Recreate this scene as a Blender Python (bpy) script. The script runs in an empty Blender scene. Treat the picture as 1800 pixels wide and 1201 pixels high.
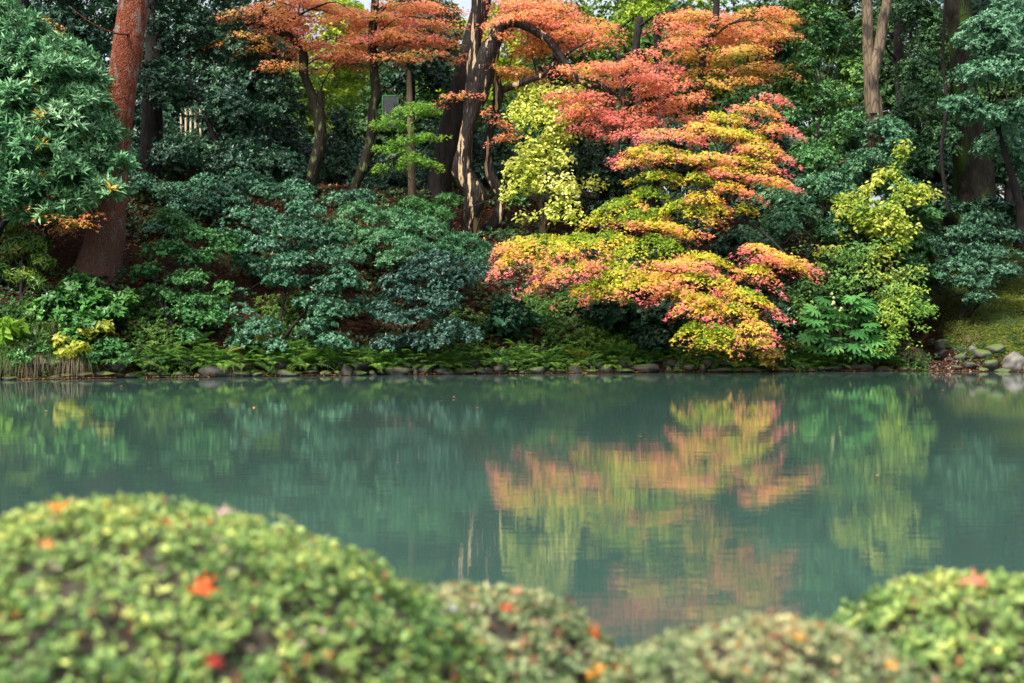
import bpy, bmesh, math
import numpy as np
R = math.radians
sc = bpy.context.scene
COL = sc.collection

# ------------------------------------------------------------------ camera, sky, sun, exposure
CAMH, F, PITCH = 0.9, 2500.0, math.atan(30.5/2500)
cam_d = bpy.data.cameras.new('camera'); cam = bpy.data.objects.new('camera', cam_d); COL.objects.link(cam)
cam.location = (0, 0, CAMH); cam.rotation_euler = (R(90)-PITCH, 0, 0)
cam_d.sensor_width = 36; cam_d.lens = 50; cam_d.clip_end = 1500; cam_d.clip_start = 0.05
cam_d.dof.use_dof = True; cam_d.dof.focus_distance = 27.5; cam_d.dof.aperture_fstop = 2.9
sc.camera = cam
SUN = np.array([-0.38, -0.52, 0.76]); SUN /= np.linalg.norm(SUN)
world = bpy.data.worlds.new("World"); sc.world = world; world.use_nodes = True
wn = world.node_tree
sky = wn.nodes.new('ShaderNodeTexSky'); sky.sky_type = 'NISHITA'; sky.sun_disc = False
sky.sun_elevation = math.asin(SUN[2]); sky.sun_rotation = math.atan2(SUN[0], SUN[1])
sky.air_density = 1.0; sky.dust_density = 8.0; sky.ozone_density = 1.0
bg = wn.nodes['Background']; bg.inputs[1].default_value = 0.15
veil = wn.nodes.new('ShaderNodeMixRGB'); veil.inputs[0].default_value = .42; veil.inputs[2].default_value = (5.2, 5.5, 5.6, 1)   # thin bright cloud
wn.links.new(sky.outputs[0], veil.inputs[1]); wn.links.new(veil.outputs[0], bg.inputs[0])
ld = bpy.data.lights.new('sun', 'SUN'); ld.energy = 3.2; ld.angle = R(4); ld.color = (1, .93, .82)
lo = bpy.data.objects.new('sun', ld); COL.objects.link(lo)
from mathutils import Vector
lo.rotation_euler = Vector(SUN).to_track_quat('Z', 'Y').to_euler()
vs = sc.view_settings; vs.view_transform = 'Standard'; vs.look = 'None'; vs.exposure = 0.85; vs.gamma = 1
sc.render.engine = 'CYCLES'
cy = sc.cycles
cy.max_bounces = 6; cy.diffuse_bounces = 3; cy.glossy_bounces = 3; cy.transmission_bounces = 2; cy.transparent_max_bounces = 4
cy.caustics_reflective = False; cy.caustics_refractive = False; cy.sample_clamp_indirect = 4
cy.use_denoising = True

# ------------------------------------------------------------------ helpers
def at(px, py, Y):
    """point of the world seen at a pixel of the 1800 px photograph, at depth Y"""
    x = (px-900)/F; y = (600.5-py)/F
    d = np.array([x, math.cos(PITCH)+y*math.sin(PITCH), -math.sin(PITCH)+y*math.cos(PITCH)])
    return np.array([0, 0, CAMH]) + d*(Y/d[1])

def nz(P, s, seed):
    r = np.random.default_rng(seed); out = 0
    for i in range(7):
        k = r.normal(size=P.shape[-1]); k *= s*r.uniform(.6, 1.6)/np.linalg.norm(k)*6.28
        out = out + np.sin(P@k + r.uniform(0, 6.28))
    return out/3.2

def unit(v): return v/np.maximum(np.linalg.norm(v, axis=-1, keepdims=True), 1e-9)

def tag(o, label=None, cat=None, group=None, kind=None):
    if label: o['label'] = label
    if cat: o['category'] = cat
    if group: o['group'] = group
    if kind: o['kind'] = kind
    return o

def link(name, me, mat=None, parent=None):
    o = bpy.data.objects.new(name, me); COL.objects.link(o)
    if mat and me is not None and len(me.materials) == 0: me.materials.append(mat)
    if parent: o.parent = parent
    return o

def empty(name, loc, label, cat, group=None):
    o = link(name, None); o.location = [float(v) for v in loc]
    return tag(o, label, cat, group)

def raw_mesh(name, V, faces_flat, k, colors=None, smooth=False):
    """faces_flat: (n,k) array of vertex indices"""
    me = bpy.data.meshes.new(name)
    n = len(faces_flat)
    me.vertices.add(len(V)); me.vertices.foreach_set('co', np.asarray(V, np.float32).ravel())
    me.loops.add(n*k); me.loops.foreach_set('vertex_index', np.asarray(faces_flat, np.int32).ravel())
    me.polygons.add(n); me.polygons.foreach_set('loop_start', np.arange(0, n*k, k, dtype=np.int32))
    me.polygons.foreach_set('loop_total', np.full(n, k, np.int32))
    if smooth: me.polygons.foreach_set('use_smooth', np.ones(n, bool))
    me.update(calc_edges=True)
    if colors is not None:
        a = me.color_attributes.new('col', 'FLOAT_COLOR', 'POINT')
        c = np.ones((len(V), 4), np.float32); c[:, :3] = colors
        a.data.foreach_set('color', c.ravel())
    return me

T_KITE = (np.array([[0, 0, 0], [.26, .42, .07], [0, 1, -.06], [-.26, .42, .07]]), np.array([[0, 1, 2], [0, 2, 3]]))
T_OVAL = (np.array([[0, 0, 0], [.27, .28, .07], [.2, .72, .04], [0, 1, -.08], [-.2, .72, .04], [-.27, .28, .07]]), np.array([[0, 1, 2], [0, 2, 3], [0, 3, 4], [0, 4, 5]]))
T_LANCE = (np.array([[0, 0, 0], [.13, .45, .04], [0, 1, -.1], [-.13, .45, .04]]), np.array([[0, 1, 2], [0, 2, 3]]))
_a = [(0, 0)]
for ang, rr in ((-62, .8), (-30, .36), (0, 1.0), (30, .36), (62, .8)):
    _a.append((rr*math.sin(R(ang)), rr*math.cos(R(ang))))
T_MAPLE = (np.array([[x, y, -.12*(x*x+y*y)] for x, y in _a]), np.array([[0, 2, 1], [0, 3, 2], [0, 4, 3], [0, 5, 4]]))

def leaf_arrays(P, D, N, S, tmpl):
    T, Fc = tmpl
    D = unit(D); X = unit(np.cross(D, N)); N = np.cross(X, D)
    V = P[:, None] + S[:, None, None]*(T[None, :, 0, None]*X[:, None]+T[None, :, 1, None]*D[:, None]+T[None, :, 2, None]*N[:, None])
    n = len(P); Fa = (Fc[None]+(np.arange(n)*len(T))[:, None, None]).reshape(-1, 3)
    return V.reshape(-1, 3), Fa

def leaf_object(name, parts, mat, parent=None):
    """parts: list of (P, D, N, S, C, tmpl)"""
    Vs, Fs, Cs, o = [], [], [], 0
    for P, D, N, S, C, t in parts:
        if len(P) == 0: continue
        v, f = leaf_arrays(P, D, N, S, t)
        Vs.append(v); Fs.append(f+o); Cs.append(np.repeat(C, len(t[0]), axis=0)); o += len(v)
    V = np.concatenate(Vs)
    if parent is not None: V = V-np.array(parent.location)
    return link(name, raw_mesh(name, V, np.concatenate(Fs), 3, np.concatenate(Cs)), mat, parent)

def whorls(rng, C, A, k, alpha, size, col, tilt=.25, jit=.25):
    """k leaves round every axis A at C -> leaf arrays"""
    n = len(C); A = unit(A)
    ref = rng.normal(size=(n, 3)); U = unit(np.cross(A, ref)); W = np.cross(A, U)
    ph = (np.arange(k)[None]*2.4 + rng.uniform(0, 6.28, (n, 1)))
    al = alpha + rng.normal(0, tilt, (n, k))
    rad = np.cos(ph)[..., None]*U[:, None]+np.sin(ph)[..., None]*W[:, None]
    D = A[:, None]*np.cos(al)[..., None]+rad*np.sin(al)[..., None]
    N = A[:, None]*np.sin(al)[..., None]-rad*np.cos(al)[..., None] + rng.normal(0, .15, D.shape)
    S = size*rng.uniform(.65, 1.2, (n, k))
    P = np.repeat(C[:, None], k, 1) + rng.normal(0, size*.12, D.shape)
    col = np.repeat(col[:, None], k, 1)*rng.uniform(1-jit, 1+jit, (n, k, 1))
    return P.reshape(-1, 3), D.reshape(-1, 3), N.reshape(-1, 3), S.ravel(), col.reshape(-1, 3)

def ramp(t, cols):
    t = np.clip(t, 0, 1)*(len(cols)-1); c = np.array(cols)
    i = np.minimum(t.astype(int), len(cols)-2); f = (t-i)[:, None]
    return c[i]*(1-f)+c[i+1]*f

SEED = [100]
def nseed(): SEED[0] += 1; return SEED[0]

def leafy(pads, dens=110, k=3, size=.12, cols=None, tmpl=T_OVAL, droop=.5, gap=-.35, face=.5, wav=1.1):
    """loose sprays of drooping leaves filling ellipsoids, with open gaps"""
    rng = np.random.default_rng(nseed()); out = []
    for cx, cy, rx, ry, Y, dm in pads:
        c = at(cx, cy, Y); m = Y/F; Rx, Rz = rx*m, ry*m
        n = max(8, int(dens*(3.14*Rx*Rz)*(1+dm)))
        u = unit(rng.normal(size=(n, 3)))*rng.uniform(0, 1, (n, 1))**.42
        u = u*(1+.22*nz(u, .5, SEED[0]+int(cx))[:, None])
        P = c+u*np.array([Rx, dm, Rz])
        P = P[nz(P*[1, 1, .75], wav, SEED[0]) > gap]; n = len(P)
        cl = ramp(.5+.3*nz(P, .8, SEED[0]+1)+rng.normal(0, .15, n), cols)
        P = np.repeat(P, k, 0)+rng.normal(0, size*.35, (n*k, 3)); cl = np.repeat(cl, k, 0)*rng.uniform(.8, 1.2, (n*k, 1))
        th = rng.uniform(0, 6.28, n*k)
        D = np.stack([np.cos(th), np.sin(th), -droop+rng.normal(0, .35, n*k)], 1)
        N = rng.normal(0, .35, (n*k, 3))+np.array([-.25, -face, .8])
        out.append((P, D, N, size*rng.uniform(.6, 1.2, n*k), cl, tmpl))
    return out

def clump_pads(pads, cr=.3, flat=.55, fill=1.0, nw=26, k=6, size=.07, alpha=1.15, cols=((.02, .06, .03), (.04, .1, .04)), tmpl=T_KITE, up=.8, hue=.35, accent=None, gap=-.9):
    """evergreen foliage: domed clumps of leaf whorls spread through ellipsoids. pads: (cx, cy, rx, ry, Y, depth radius m)"""
    rng = np.random.default_rng(nseed()); out = []
    for pd in pads:
        cx, cy, rx, ry, Y, dm = pd
        c = at(cx, cy, Y); m = Y/F
        Rx, Rz = rx*m, ry*m
        n = max(3, int(fill*1.5*(Rx*Rz/(cr*cr*flat)+Rx*dm/(cr*cr))))
        u = unit(rng.normal(size=(n, 3))); rr = rng.uniform(.15, 1, (n, 1))**.45
        rr = rr*(1+.18*nz(u, .35, SEED[0]+int(cx))[:, None])
        cc = c + u*rr*np.array([max(Rx-cr*.6, .08), max(dm-cr*.4, .08), max(Rz-cr*flat*.6, .06)])
        keep = nz(cc, .7, SEED[0]+5) > gap
        cc, u = cc[keep], u[keep]; n = len(cc)
        csz = cr*rng.uniform(.6, 1.25, n)
        v = unit(rng.normal(size=(n, nw, 3))*[1, 1, .9]+[0, 0, .35])
        fade = (rng.uniform(.25, 1, (n, nw, 1)))**.4
        tiltd = u*[1, 1, 0]*.35
        W = cc[:, None] + v*fade*csz[:, None, None]*np.array([1, 1, flat])
        W[..., 2] -= ((W-cc[:, None])*tiltd[:, None]).sum(-1)
        A = v*[1, 1, .6] + [0, 0, up] + u[:, None]*.25
        t = .5+hue*nz(cc, .5, SEED[0]+9)+rng.normal(0, .18, n)
        cl = ramp(t, cols)*rng.uniform(.8, 1.2, (n, 1))
        cl = np.repeat(cl[:, None], nw, 1).reshape(-1, 3)
        if accent is not None:
            pick = rng.uniform(size=len(cl)) < accent[1]; cl[pick] = accent[0]
        out.append((*whorls(rng, W.reshape(-1, 3), A.reshape(-1, 3), k, alpha, size, cl), tmpl))
    return out

G_, Y_, O_, P_ = (.20, .34, .03), (.62, .52, .04), (.80, .26, .06), (.78, .13, .11)
MAPLE = [(.22, .36, .025), (.46, .54, .035), (.80, .62, .08), (.88, .40, .17), (.88, .24, .27)]
REDM = [(.62, .46, .10), (.80, .38, .10), (.82, .32, .14), (.78, .26, .18), (.70, .18, .17)]
def maple_pads(pads, cols=MAPLE, dens=260, size=.075, hole=.45, fing=.25, tmpl=T_MAPLE, droop=1.0, tnoise=.16, tpow=3, tsh=0, slope=1.0, tilt=None):
    """thin leafy sheets that dome over and droop at the rim. pads: (cx, cy, rx, ry, Y, depth m, t0, t1)"""
    rng = np.random.default_rng(nseed()); out = []
    for pd in pads:
        cx, cy, rx, ry, Y, dm, t0, t1 = pd
        c = at(cx, cy, Y); m = Y/F; Rx, Rz = rx*m, ry*m
        area = 3.1*Rx*dm + 3.1*Rx*Rz
        n = int(dens*area)
        th = rng.uniform(0, 6.283, n); r = np.sqrt(rng.uniform(0.01, 1, n))
        e = np.stack([np.cos(th), np.sin(th)], 1)
        sd = SEED[0]*7+int(cx)+int(cy)
        rm = 1+fing*nz(e*1.0, .75, sd)+fing*.5*nz(e, 2.2, sd+1)
        r = r*rm
        a, b = e[:, 0]*r, e[:, 1]*r
        lay = rng.integers(0, 3, n)
        x = a*Rx; y = b*dm
        z = Rz*slope*(.85-1.7*np.clip(r, 0, 1.2)**2*droop) - lay*.045 + .10*Rz*nz(np.stack([x, y], 1), 1.1, sd+2)
        Pp = np.stack([x, y, z+rng.normal(0, .02, n)], 1)
        tl = rng.normal(0, .13) if tilt is None else tilt(cx, cy)+rng.normal(0, .05)
        Pp[:, 2] += Pp[:, 0]*tl
        g = nz(Pp, 1.6, sd+3)
        keep = (g > -.95+hole*(.2+r**2)) | (rng.uniform(size=n) < .12)
        slope = 3.4*Rz*droop
        N = np.stack([a*slope/max(Rx, .1)*.9, b*slope/max(dm, .1)*.9, np.ones(n)], 1) + rng.normal(0, .33, (n, 3)) + np.array([0, -.35, 0])
        D = np.stack([a/max(Rx, .1), b/max(dm, .1), -np.ones(n)*.55], 1)+rng.normal(0, .55, (n, 3))
        t = t0+tsh+(t1-t0-tsh)*np.clip(.05+.95*r**tpow, 0, 1.15) + tnoise*nz(Pp, .9, sd+4) + rng.normal(0, .07, n)
        C = ramp(t, cols)*rng.uniform(.78, 1.2, (n, 1))
        S = size*rng.uniform(.6, 1.25, n)
        k_ = keep
        out.append((c+Pp[k_], D[k_], N[k_], S[k_], C[k_], tmpl))
    return out

def tiers(cx, cy, rx, ry, Y, dm, m, t0, t1, w=(45, 85), h=(10, 18), sag=0):
    """m thin leaf tiers scattered through an ellipse of the picture and through its depth"""
    rng = np.random.default_rng(nseed()); L = []
    for i in range(m):
        a = rng.uniform(0, 6.28); r = math.sqrt(rng.uniform(0, 1))
        ww = rng.uniform(*w)
        ux, uz = rng.uniform(-1, 1, 2); uz *= 1-.5*ux*ux
        L.append((cx+ux*max(rx-ww*.45, 5), cy+uz*ry+sag, ww, rng.uniform(*h), Y+rng.uniform(-1, 1)*dm, rng.uniform(.45, .8), t0+rng.uniform(-.12, .12), t1+rng.uniform(-.12, .12)))
    return L

# ---- tubes
class MB:
    def __init__(s): s.V = []; s.F = []; s.n = 0
    def tube(s, pts, rad, seg=10, rough=0.0, seed=0, cap=True):
        pts = np.asarray(pts, float); rad = np.asarray(rad, float); n = len(pts)
        t = unit(np.gradient(pts, axis=0))
        ref = np.array([0, 1, 0.]) if abs(t[0][1]) < .8 else np.array([1., 0, 0])
        U = []; u = unit(np.cross(t[0], ref))
        for i in range(n):
            u = unit(u-t[i]*np.dot(u, t[i])); U.append(u)
        U = np.array(U); W = np.cross(t, U)
        ph = np.linspace(0, 6.2832, seg, endpoint=False)
        ring = np.cos(ph)[None, :, None]*U[:, None]+np.sin(ph)[None, :, None]*W[:, None]
        rr = rad[:, None]*np.ones((1, seg))
        if rough:
            q = pts[:, None]*[1, 1, .35]+ring*.25
            rr = rr*(1+rough*nz(q, 1.6, seed)+rough*.5*nz(q, 4.5, seed+1))
        V = pts[:, None]+ring*rr[..., None]
        i = np.arange(n-1)[:, None]*seg; j = np.arange(seg)[None]; j2 = (j+1) % seg
        Fq = np.stack([i+j, i+j2, i+seg+j2, i+seg+j], -1).reshape(-1, 4)+s.n
        s.V.append(V.reshape(-1, 3)); s.F += Fq.tolist()
        if cap:
            s.F.append([s.n+(n-1)*seg+q for q in range(seg)])
        s.n += n*seg
    def add(s, V, F):
        s.V.append(np.asarray(V, float)); s.F += [[q+s.n for q in f] for f in F]; s.n += len(V)
    def box(s, c, h, rz=0):
        c = np.array(c); V = np.array([[x, y, z] for x in (-1, 1) for y in (-1, 1) for z in (-1, 1)])*np.array(h)
        ca, sa = math.cos(rz), math.sin(rz); V = np.stack([V[:, 0]*ca-V[:, 1]*sa, V[:, 0]*sa+V[:, 1]*ca, V[:, 2]], 1)+c
        s.add(V, [(0, 1, 3, 2), (4, 6, 7, 5), (0, 4, 5, 1), (2, 3, 7, 6), (0, 2, 6, 4), (1, 5, 7, 3)])
    def build(s, name, mat, parent=None, smooth=True):
        V = np.concatenate(s.V)
        if parent is not None: V = V-np.array(parent.location)
        me = bpy.data.meshes.new(name); me.from_pydata(V.tolist(), [], s.F); me.update()
        if smooth: me.polygons.foreach_set('use_smooth', np.ones(len(me.polygons), bool))
        return link(name, me, mat, parent)

def spline(P, per=6):
    P = np.asarray(P, float); Q = np.vstack([2*P[0]-P[1], P, 2*P[-1]-P[-2]]); out = []
    for i in range(1, len(Q)-2):
        for t in np.linspace(0, 1, per, endpoint=False):
            a, b, c, d = Q[i-1], Q[i], Q[i+1], Q[i+2]
            out.append(.5*((2*b)+(-a+c)*t+(2*a-5*b+4*c-d)*t*t+(-a+3*b-3*c+d)*t**3))
    out.append(P[-1]); return np.array(out)

def limb(mb, pxs, seg=10, rough=.12, per=7, seed=1):
    """pxs: (px, py, Y, width px) from base to tip"""
    P = np.array([[*at(a, b, Y), w*.5*Y/F] for a, b, Y, w in pxs])
    S = spline(P, per); mb.tube(S[:, :3], np.maximum(S[:, 3], .004), seg, rough, seed)
    return S

def reach(mb, S, target, r0=.03, seed=0, frac=None, rise=.25, r1=.006):
    """a curved limb from a trunk spline S to a target point"""
    rng = np.random.default_rng(seed)
    d = np.linalg.norm(S[:, :3]-target, axis=1)+.6*np.maximum(S[:, 2]-target[2]+.2, 0)
    i = int(np.argmin(d)) if frac is None else int(frac*(len(S)-1))
    a = S[i, :3]; L = np.linalg.norm(target-a)
    if L < .15: return
    mid1 = a+(target-a)*.33+np.array([0, 0, rise*L*.5])+rng.normal(0, .06*L, 3)
    mid2 = a+(target-a)*.68+np.array([0, 0, rise*L*.6])+rng.normal(0, .06*L, 3)
    r0 = min(r0, S[i, 3]*.7)
    Q = spline(np.array([[*a, r0], [*mid1, r0*.75], [*mid2, r0*.5], [*target, r1]]), 5)
    mb.tube(Q[:, :3], np.maximum(Q[:, 3], .003), 6, .1, seed)

# ------------------------------------------------------------------ materials
def mat(name): m = bpy.data.materials.new(name); m.use_nodes = True; return m, m.node_tree, m.node_tree.nodes['Principled BSDF']
def leafmat(name, rough=.45, spec=.5, trans=.25):
    m, nt, p = mat(name); N = nt.nodes; L = nt.links
    a = N.new('ShaderNodeAttribute'); a.attribute_name = 'col'
    L.new(a.outputs['Color'], p.inputs['Base Color']); p.inputs['Roughness'].default_value = rough
    p.inputs['Specular IOR Level'].default_value = spec
    t = N.new('ShaderNodeBsdfTranslucent'); L.new(a.outputs['Color'], t.inputs['Color'])
    mx = N.new('ShaderNodeMixShader'); mx.inputs[0].default_value = trans
    L.new(p.outputs[0], mx.inputs[1]); L.new(t.outputs[0], mx.inputs[2]); L.new(mx.outputs[0], N['Material Output'].inputs[0])
    return m
M_ever = leafmat('glossy_leaf', .40, .4, .15)
M_soft = leafmat('soft_leaf', .5, .4, .35)
M_maple = leafmat('maple_leaf', .5, .35, .45)
M_litter = leafmat('dead_leaf', .7, .3, .1)

def barkmat(name, cols, scale=(9, 9, 2.2), bump=.6, patch=None, rough=.85, pscale=2.0, pth=(.5, .56), disp=.03, foot=None, pmap=(1.6, 1.6, .7)):
    m, nt, p = mat(name); N = nt.nodes; L = nt.links
    tc = N.new('ShaderNodeTexCoord'); mp = N.new('ShaderNodeMapping'); mp.inputs['Scale'].default_value = scale
    L.new(tc.outputs['Object'], mp.inputs[0])
    n1 = N.new('ShaderNodeTexNoise'); n1.inputs['Scale'].default_value = 1.6; n1.inputs['Detail'].default_value = 8; n1.inputs['Roughness'].default_value = .65
    L.new(mp.outputs[0], n1.inputs['Vector'])
    v = N.new('ShaderNodeTexVoronoi'); v.inputs['Scale'].default_value = 2.2; v.feature = 'DISTANCE_TO_EDGE'; L.new(mp.outputs[0], v.inputs['Vector'])
    cr = N.new('ShaderNodeValToRGB'); cr.color_ramp.elements[0].position = .3; cr.color_ramp.elements[1].position = .7
    cr.color_ramp.elements[0].color = (*cols[0], 1); cr.color_ramp.elements[1].color = (*cols[1], 1)
    L.new(n1.outputs[0], cr.inputs[0]); last = cr.outputs[0]
    if patch:
        n2 = N.new('ShaderNodeTexNoise'); n2.inputs['Scale'].default_value = pscale; n2.inputs['Detail'].default_value = 5
        mp2 = N.new('ShaderNodeMapping'); mp2.inputs['Scale'].default_value = pmap; L.new(tc.outputs['Object'], mp2.inputs[0]); L.new(mp2.outputs[0], n2.inputs['Vector'])
        r2 = N.new('ShaderNodeMapRange'); r2.inputs[1].default_value = pth[0]; r2.inputs[2].default_value = pth[1]; L.new(n2.outputs[0], r2.inputs[0])
        mx = N.new('ShaderNodeMixRGB'); mx.inputs[2].default_value = (*patch, 1); L.new(r2.outputs[0], mx.inputs[0]); L.new(last, mx.inputs[1]); last = mx.outputs[0]
    if foot:
        sz = N.new('ShaderNodeSeparateXYZ'); L.new(tc.outputs['Object'], sz.inputs[0])
        na = N.new('ShaderNodeMath'); na.operation = 'MULTIPLY_ADD'; na.inputs[1].default_value = 1.6; L.new(n1.outputs[0], na.inputs[0]); L.new(sz.outputs[2], na.inputs[2])
        rz = N.new('ShaderNodeMapRange'); rz.inputs[1].default_value = 1.0; rz.inputs[2].default_value = 3.2; rz.inputs[3].default_value = .22; L.new(na.outputs[0], rz.inputs[0])
        mf = N.new('ShaderNodeMixRGB'); mf.inputs[1].default_value = (*foot, 1); L.new(rz.outputs[0], mf.inputs[0]); L.new(last, mf.inputs[2])
        mg = N.new('ShaderNodeMixRGB'); mg.blend_type = 'MULTIPLY'; mg.inputs[0].default_value = .8; rv = N.new('ShaderNodeMapRange'); rv.inputs[1].default_value = 0; rv.inputs[2].default_value = .12; rv.inputs[3].default_value = .25
        L.new(v.outputs[0], rv.inputs[0]); L.new(mf.outputs[0], mg.inputs[1]); L.new(rv.outputs[0], mg.inputs[2]); last = mg.outputs[0]
    L.new(last, p.inputs['Base Color']); p.inputs['Roughness'].default_value = rough; p.inputs['Specular IOR Level'].default_value = .15
    ad = N.new('ShaderNodeMath'); ad.operation = 'MULTIPLY_ADD'; ad.inputs[1].default_value = 1.2; L.new(v.outputs[0], ad.inputs[0]); L.new(n1.outputs[0], ad.inputs[2])
    b = N.new('ShaderNodeBump'); b.inputs['Strength'].default_value = bump; b.inputs['Distance'].default_value = disp
    L.new(ad.outputs[0], b.inputs['Height']); L.new(b.outputs[0], p.inputs['Normal'])
    return m
B_dark = barkmat('dark_bark', ((.012, .011, .010), (.05, .045, .035)), patch=(.16, .17, .12), pscale=7, pth=(.62, .68))
B_black = barkmat('wet_black_bark', ((.008, .008, .009), (.035, .03, .03)))
B_pine = barkmat('red_pine_bark', ((.06, .022, .016), (.36, .10, .05)), scale=(16, 16, 7), bump=.9, patch=(.26, .19, .17), pscale=6, pth=(.55, .66), disp=.04, foot=(.12, .075, .06))
B_tan = barkmat('tan_bark', ((.09, .07, .05), (.20, .155, .11)), scale=(5, 5, 1.2), bump=.4, patch=(.05, .042, .035), pscale=3, pth=(.52, .62), foot=(.015, .013, .012))
B_pole = barkmat('grey_brown_bark', ((.10, .075, .055), (.22, .17, .12)), scale=(12, 12, 2), bump=.4)
B_moss = barkmat('mossy_bark', ((.006, .006, .005), (.02, .018, .013)), patch=(.03, .06, .008), pscale=1.3, pth=(.5, .6), bump=.8)
B_dead = barkmat('rotten_bark', ((.008, .007, .008), (.032, .025, .022)), scale=(9, 9, 1.6), patch=(.46, .34, .21), pscale=2.4, pth=(.575, .60), bump=1, rough=.5, pmap=(4, 4, .55))
B_lichen = barkmat('lichen_bark', ((.009, .008, .006), (.03, .027, .018)), patch=(.11, .14, .06), pscale=6, pth=(.56, .66))

def plainmat(name, col, rough=.7, metal=0):
    m, nt, p = mat(name); p.inputs['Roughness'].default_value = rough; p.inputs['Metallic'].default_value = metal
    n = nt.nodes.new('ShaderNodeTexNoise'); n.inputs['Scale'].default_value = 9; n.inputs['Detail'].default_value = 6
    cr = nt.nodes.new('ShaderNodeValToRGB'); cr.color_ramp.elements[0].color = (*[c*.65 for c in col], 1); cr.color_ramp.elements[1].color = (*[min(1, c*1.3) for c in col], 1)
    cr.color_ramp.elements[0].position = .3; cr.color_ramp.elements[1].position = .7
    nt.links.new(n.outputs[0], cr.inputs[0]); nt.links.new(cr.outputs[0], p.inputs['Base Color']); return m

def rockmat(name, c0, c1, moss=.0):
    m, nt, p = mat(name); N = nt.nodes; L = nt.links
    g = N.new('ShaderNodeNewGeometry')
    n = N.new('ShaderNodeTexNoise'); n.inputs['Scale'].default_value = 7; n.inputs['Detail'].default_value = 9; L.new(g.outputs['Position'], n.inputs['Vector'])
    cr = N.new('ShaderNodeValToRGB'); cr.color_ramp.elements[0].color = (*c0, 1); cr.color_ramp.elements[1].color = (*c1, 1)
    cr.color_ramp.elements[0].position = .35; cr.color_ramp.elements[1].position = .68; L.new(n.outputs[0], cr.inputs[0])
    n2 = N.new('ShaderNodeTexNoise'); n2.inputs['Scale'].default_value = 2.7; n2.inputs['Detail'].default_value = 6; L.new(g.outputs['Position'], n2.inputs['Vector'])
    sx = N.new('ShaderNodeSeparateXYZ'); L.new(g.outputs['Normal'], sx.inputs[0])
    a = N.new('ShaderNodeMath'); a.operation = 'MULTIPLY_ADD'; a.inputs[1].default_value = .45; L.new(sx.outputs[2], a.inputs[0]); L.new(n2.outputs[0], a.inputs[2])
    r = N.new('ShaderNodeMapRange'); r.inputs[1].default_value = .95-moss; r.inputs[2].default_value = 1.05-moss; L.new(a.outputs[0], r.inputs[0])
    mx = N.new('ShaderNodeMixRGB'); mx.inputs[2].default_value = (.07, .11, .02, 1); L.new(r.outputs[0], mx.inputs[0]); L.new(cr.outputs[0], mx.inputs[1])
    L.new(mx.outputs[0], p.inputs['Base Color']); p.inputs['Roughness'].default_value = .7
    b = N.new('ShaderNodeBump'); b.inputs['Strength'].default_value = .7; b.inputs['Distance'].default_value = .03; L.new(n.outputs[0], b.inputs['Height']); L.new(b.outputs[0], p.inputs['Normal'])
    return m
M_rock = rockmat('wet_rock', (.012, .012, .014), (.065, .06, .055), .2)
M_rock2 = rockmat('pale_rock', (.05, .048, .048), (.20, .19, .175), .14)

# water: murky body colour under a clear, faintly rippled surface
m, nt, p = mat('pond_water'); N = nt.nodes; L = nt.links
p.inputs['Base Color'].default_value = (.040, .083, .070, 1); p.inputs['Roughness'].default_value = .015
p.inputs['IOR'].default_value = 1.333
tc = N.new('ShaderNodeTexCoord')
def wav(scale, det, sx, sy):
    mp = N.new('ShaderNodeMapping'); mp.inputs['Scale'].default_value = (sx, sy, 1); L.new(tc.outputs['Object'], mp.inputs[0])
    n = N.new('ShaderNodeTexNoise'); n.inputs['Scale'].default_value = scale; n.inputs['Detail'].default_value = det; L.new(mp.outputs[0], n.inputs['Vector']); return n
w1 = wav(1.0, 3, 5, 16.0); w2 = wav(1.0, 3, .6, 2.0)
b1 = N.new('ShaderNodeBump'); b1.inputs['Strength'].default_value = 1; b1.inputs['Distance'].default_value = .00036; L.new(w1.outputs[0], b1.inputs['Height'])
b2 = N.new('ShaderNodeBump'); b2.inputs['Strength'].default_value = 1; b2.inputs['Distance'].default_value = .0012; L.new(w2.outputs[0], b2.inputs['Height']); L.new(b1.outputs[0], b2.inputs['Normal'])
L.new(b2.outputs[0], p.inputs['Normal'])
M_water = m

m, nt, p = mat('bank_soil'); N = nt.nodes; L = nt.links
g = N.new('ShaderNodeNewGeometry'); at_ = N.new('ShaderNodeAttribute'); at_.attribute_name = 'col'
n1 = N.new('ShaderNodeTexNoise'); n1.inputs['Scale'].default_value = 14; n1.inputs['Detail'].default_value = 10; L.new(g.outputs['Position'], n1.inputs['Vector'])
n2 = N.new('ShaderNodeTexNoise'); n2.inputs['Scale'].default_value = 2.0; n2.inputs['Detail'].default_value = 8; L.new(g.outputs['Position'], n2.inputs['Vector'])
s1 = N.new('ShaderNodeValToRGB'); s1.color_ramp.elements[0].color = (.012, .008, .005, 1); s1.color_ramp.elements[1].color = (.06, .028, .016, 1)
s1.color_ramp.elements[0].position = .35; s1.color_ramp.elements[1].position = .7; L.new(n1.outputs[0], s1.inputs[0])
s2 = N.new('ShaderNodeValToRGB'); s2.color_ramp.elements[0].color = (.02, .035, .008, 1); s2.color_ramp.elements[1].color = (.10, .13, .015, 1)
s2.color_ramp.elements[0].position = .35; s2.color_ramp.elements[1].position = .65; L.new(n2.outputs[0], s2.inputs[0])
mx = N.new('ShaderNodeMixRGB'); L.new(at_.outputs['Fac'], mx.inputs[0]); L.new(s1.outputs[0], mx.inputs[1]); L.new(s2.outputs[0], mx.inputs[2])
L.new(mx.outputs[0], p.inputs['Base Color']); p.inputs['Roughness'].default_value = .95; p.inputs['Specular IOR Level'].default_value = .1
b = N.new('ShaderNodeBump'); b.inputs['Strength'].default_value = 1; b.inputs['Distance'].default_value = .1; L.new(n1.outputs[0], b.inputs['Height']); L.new(b.outputs[0], p.inputs['Normal'])
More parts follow.
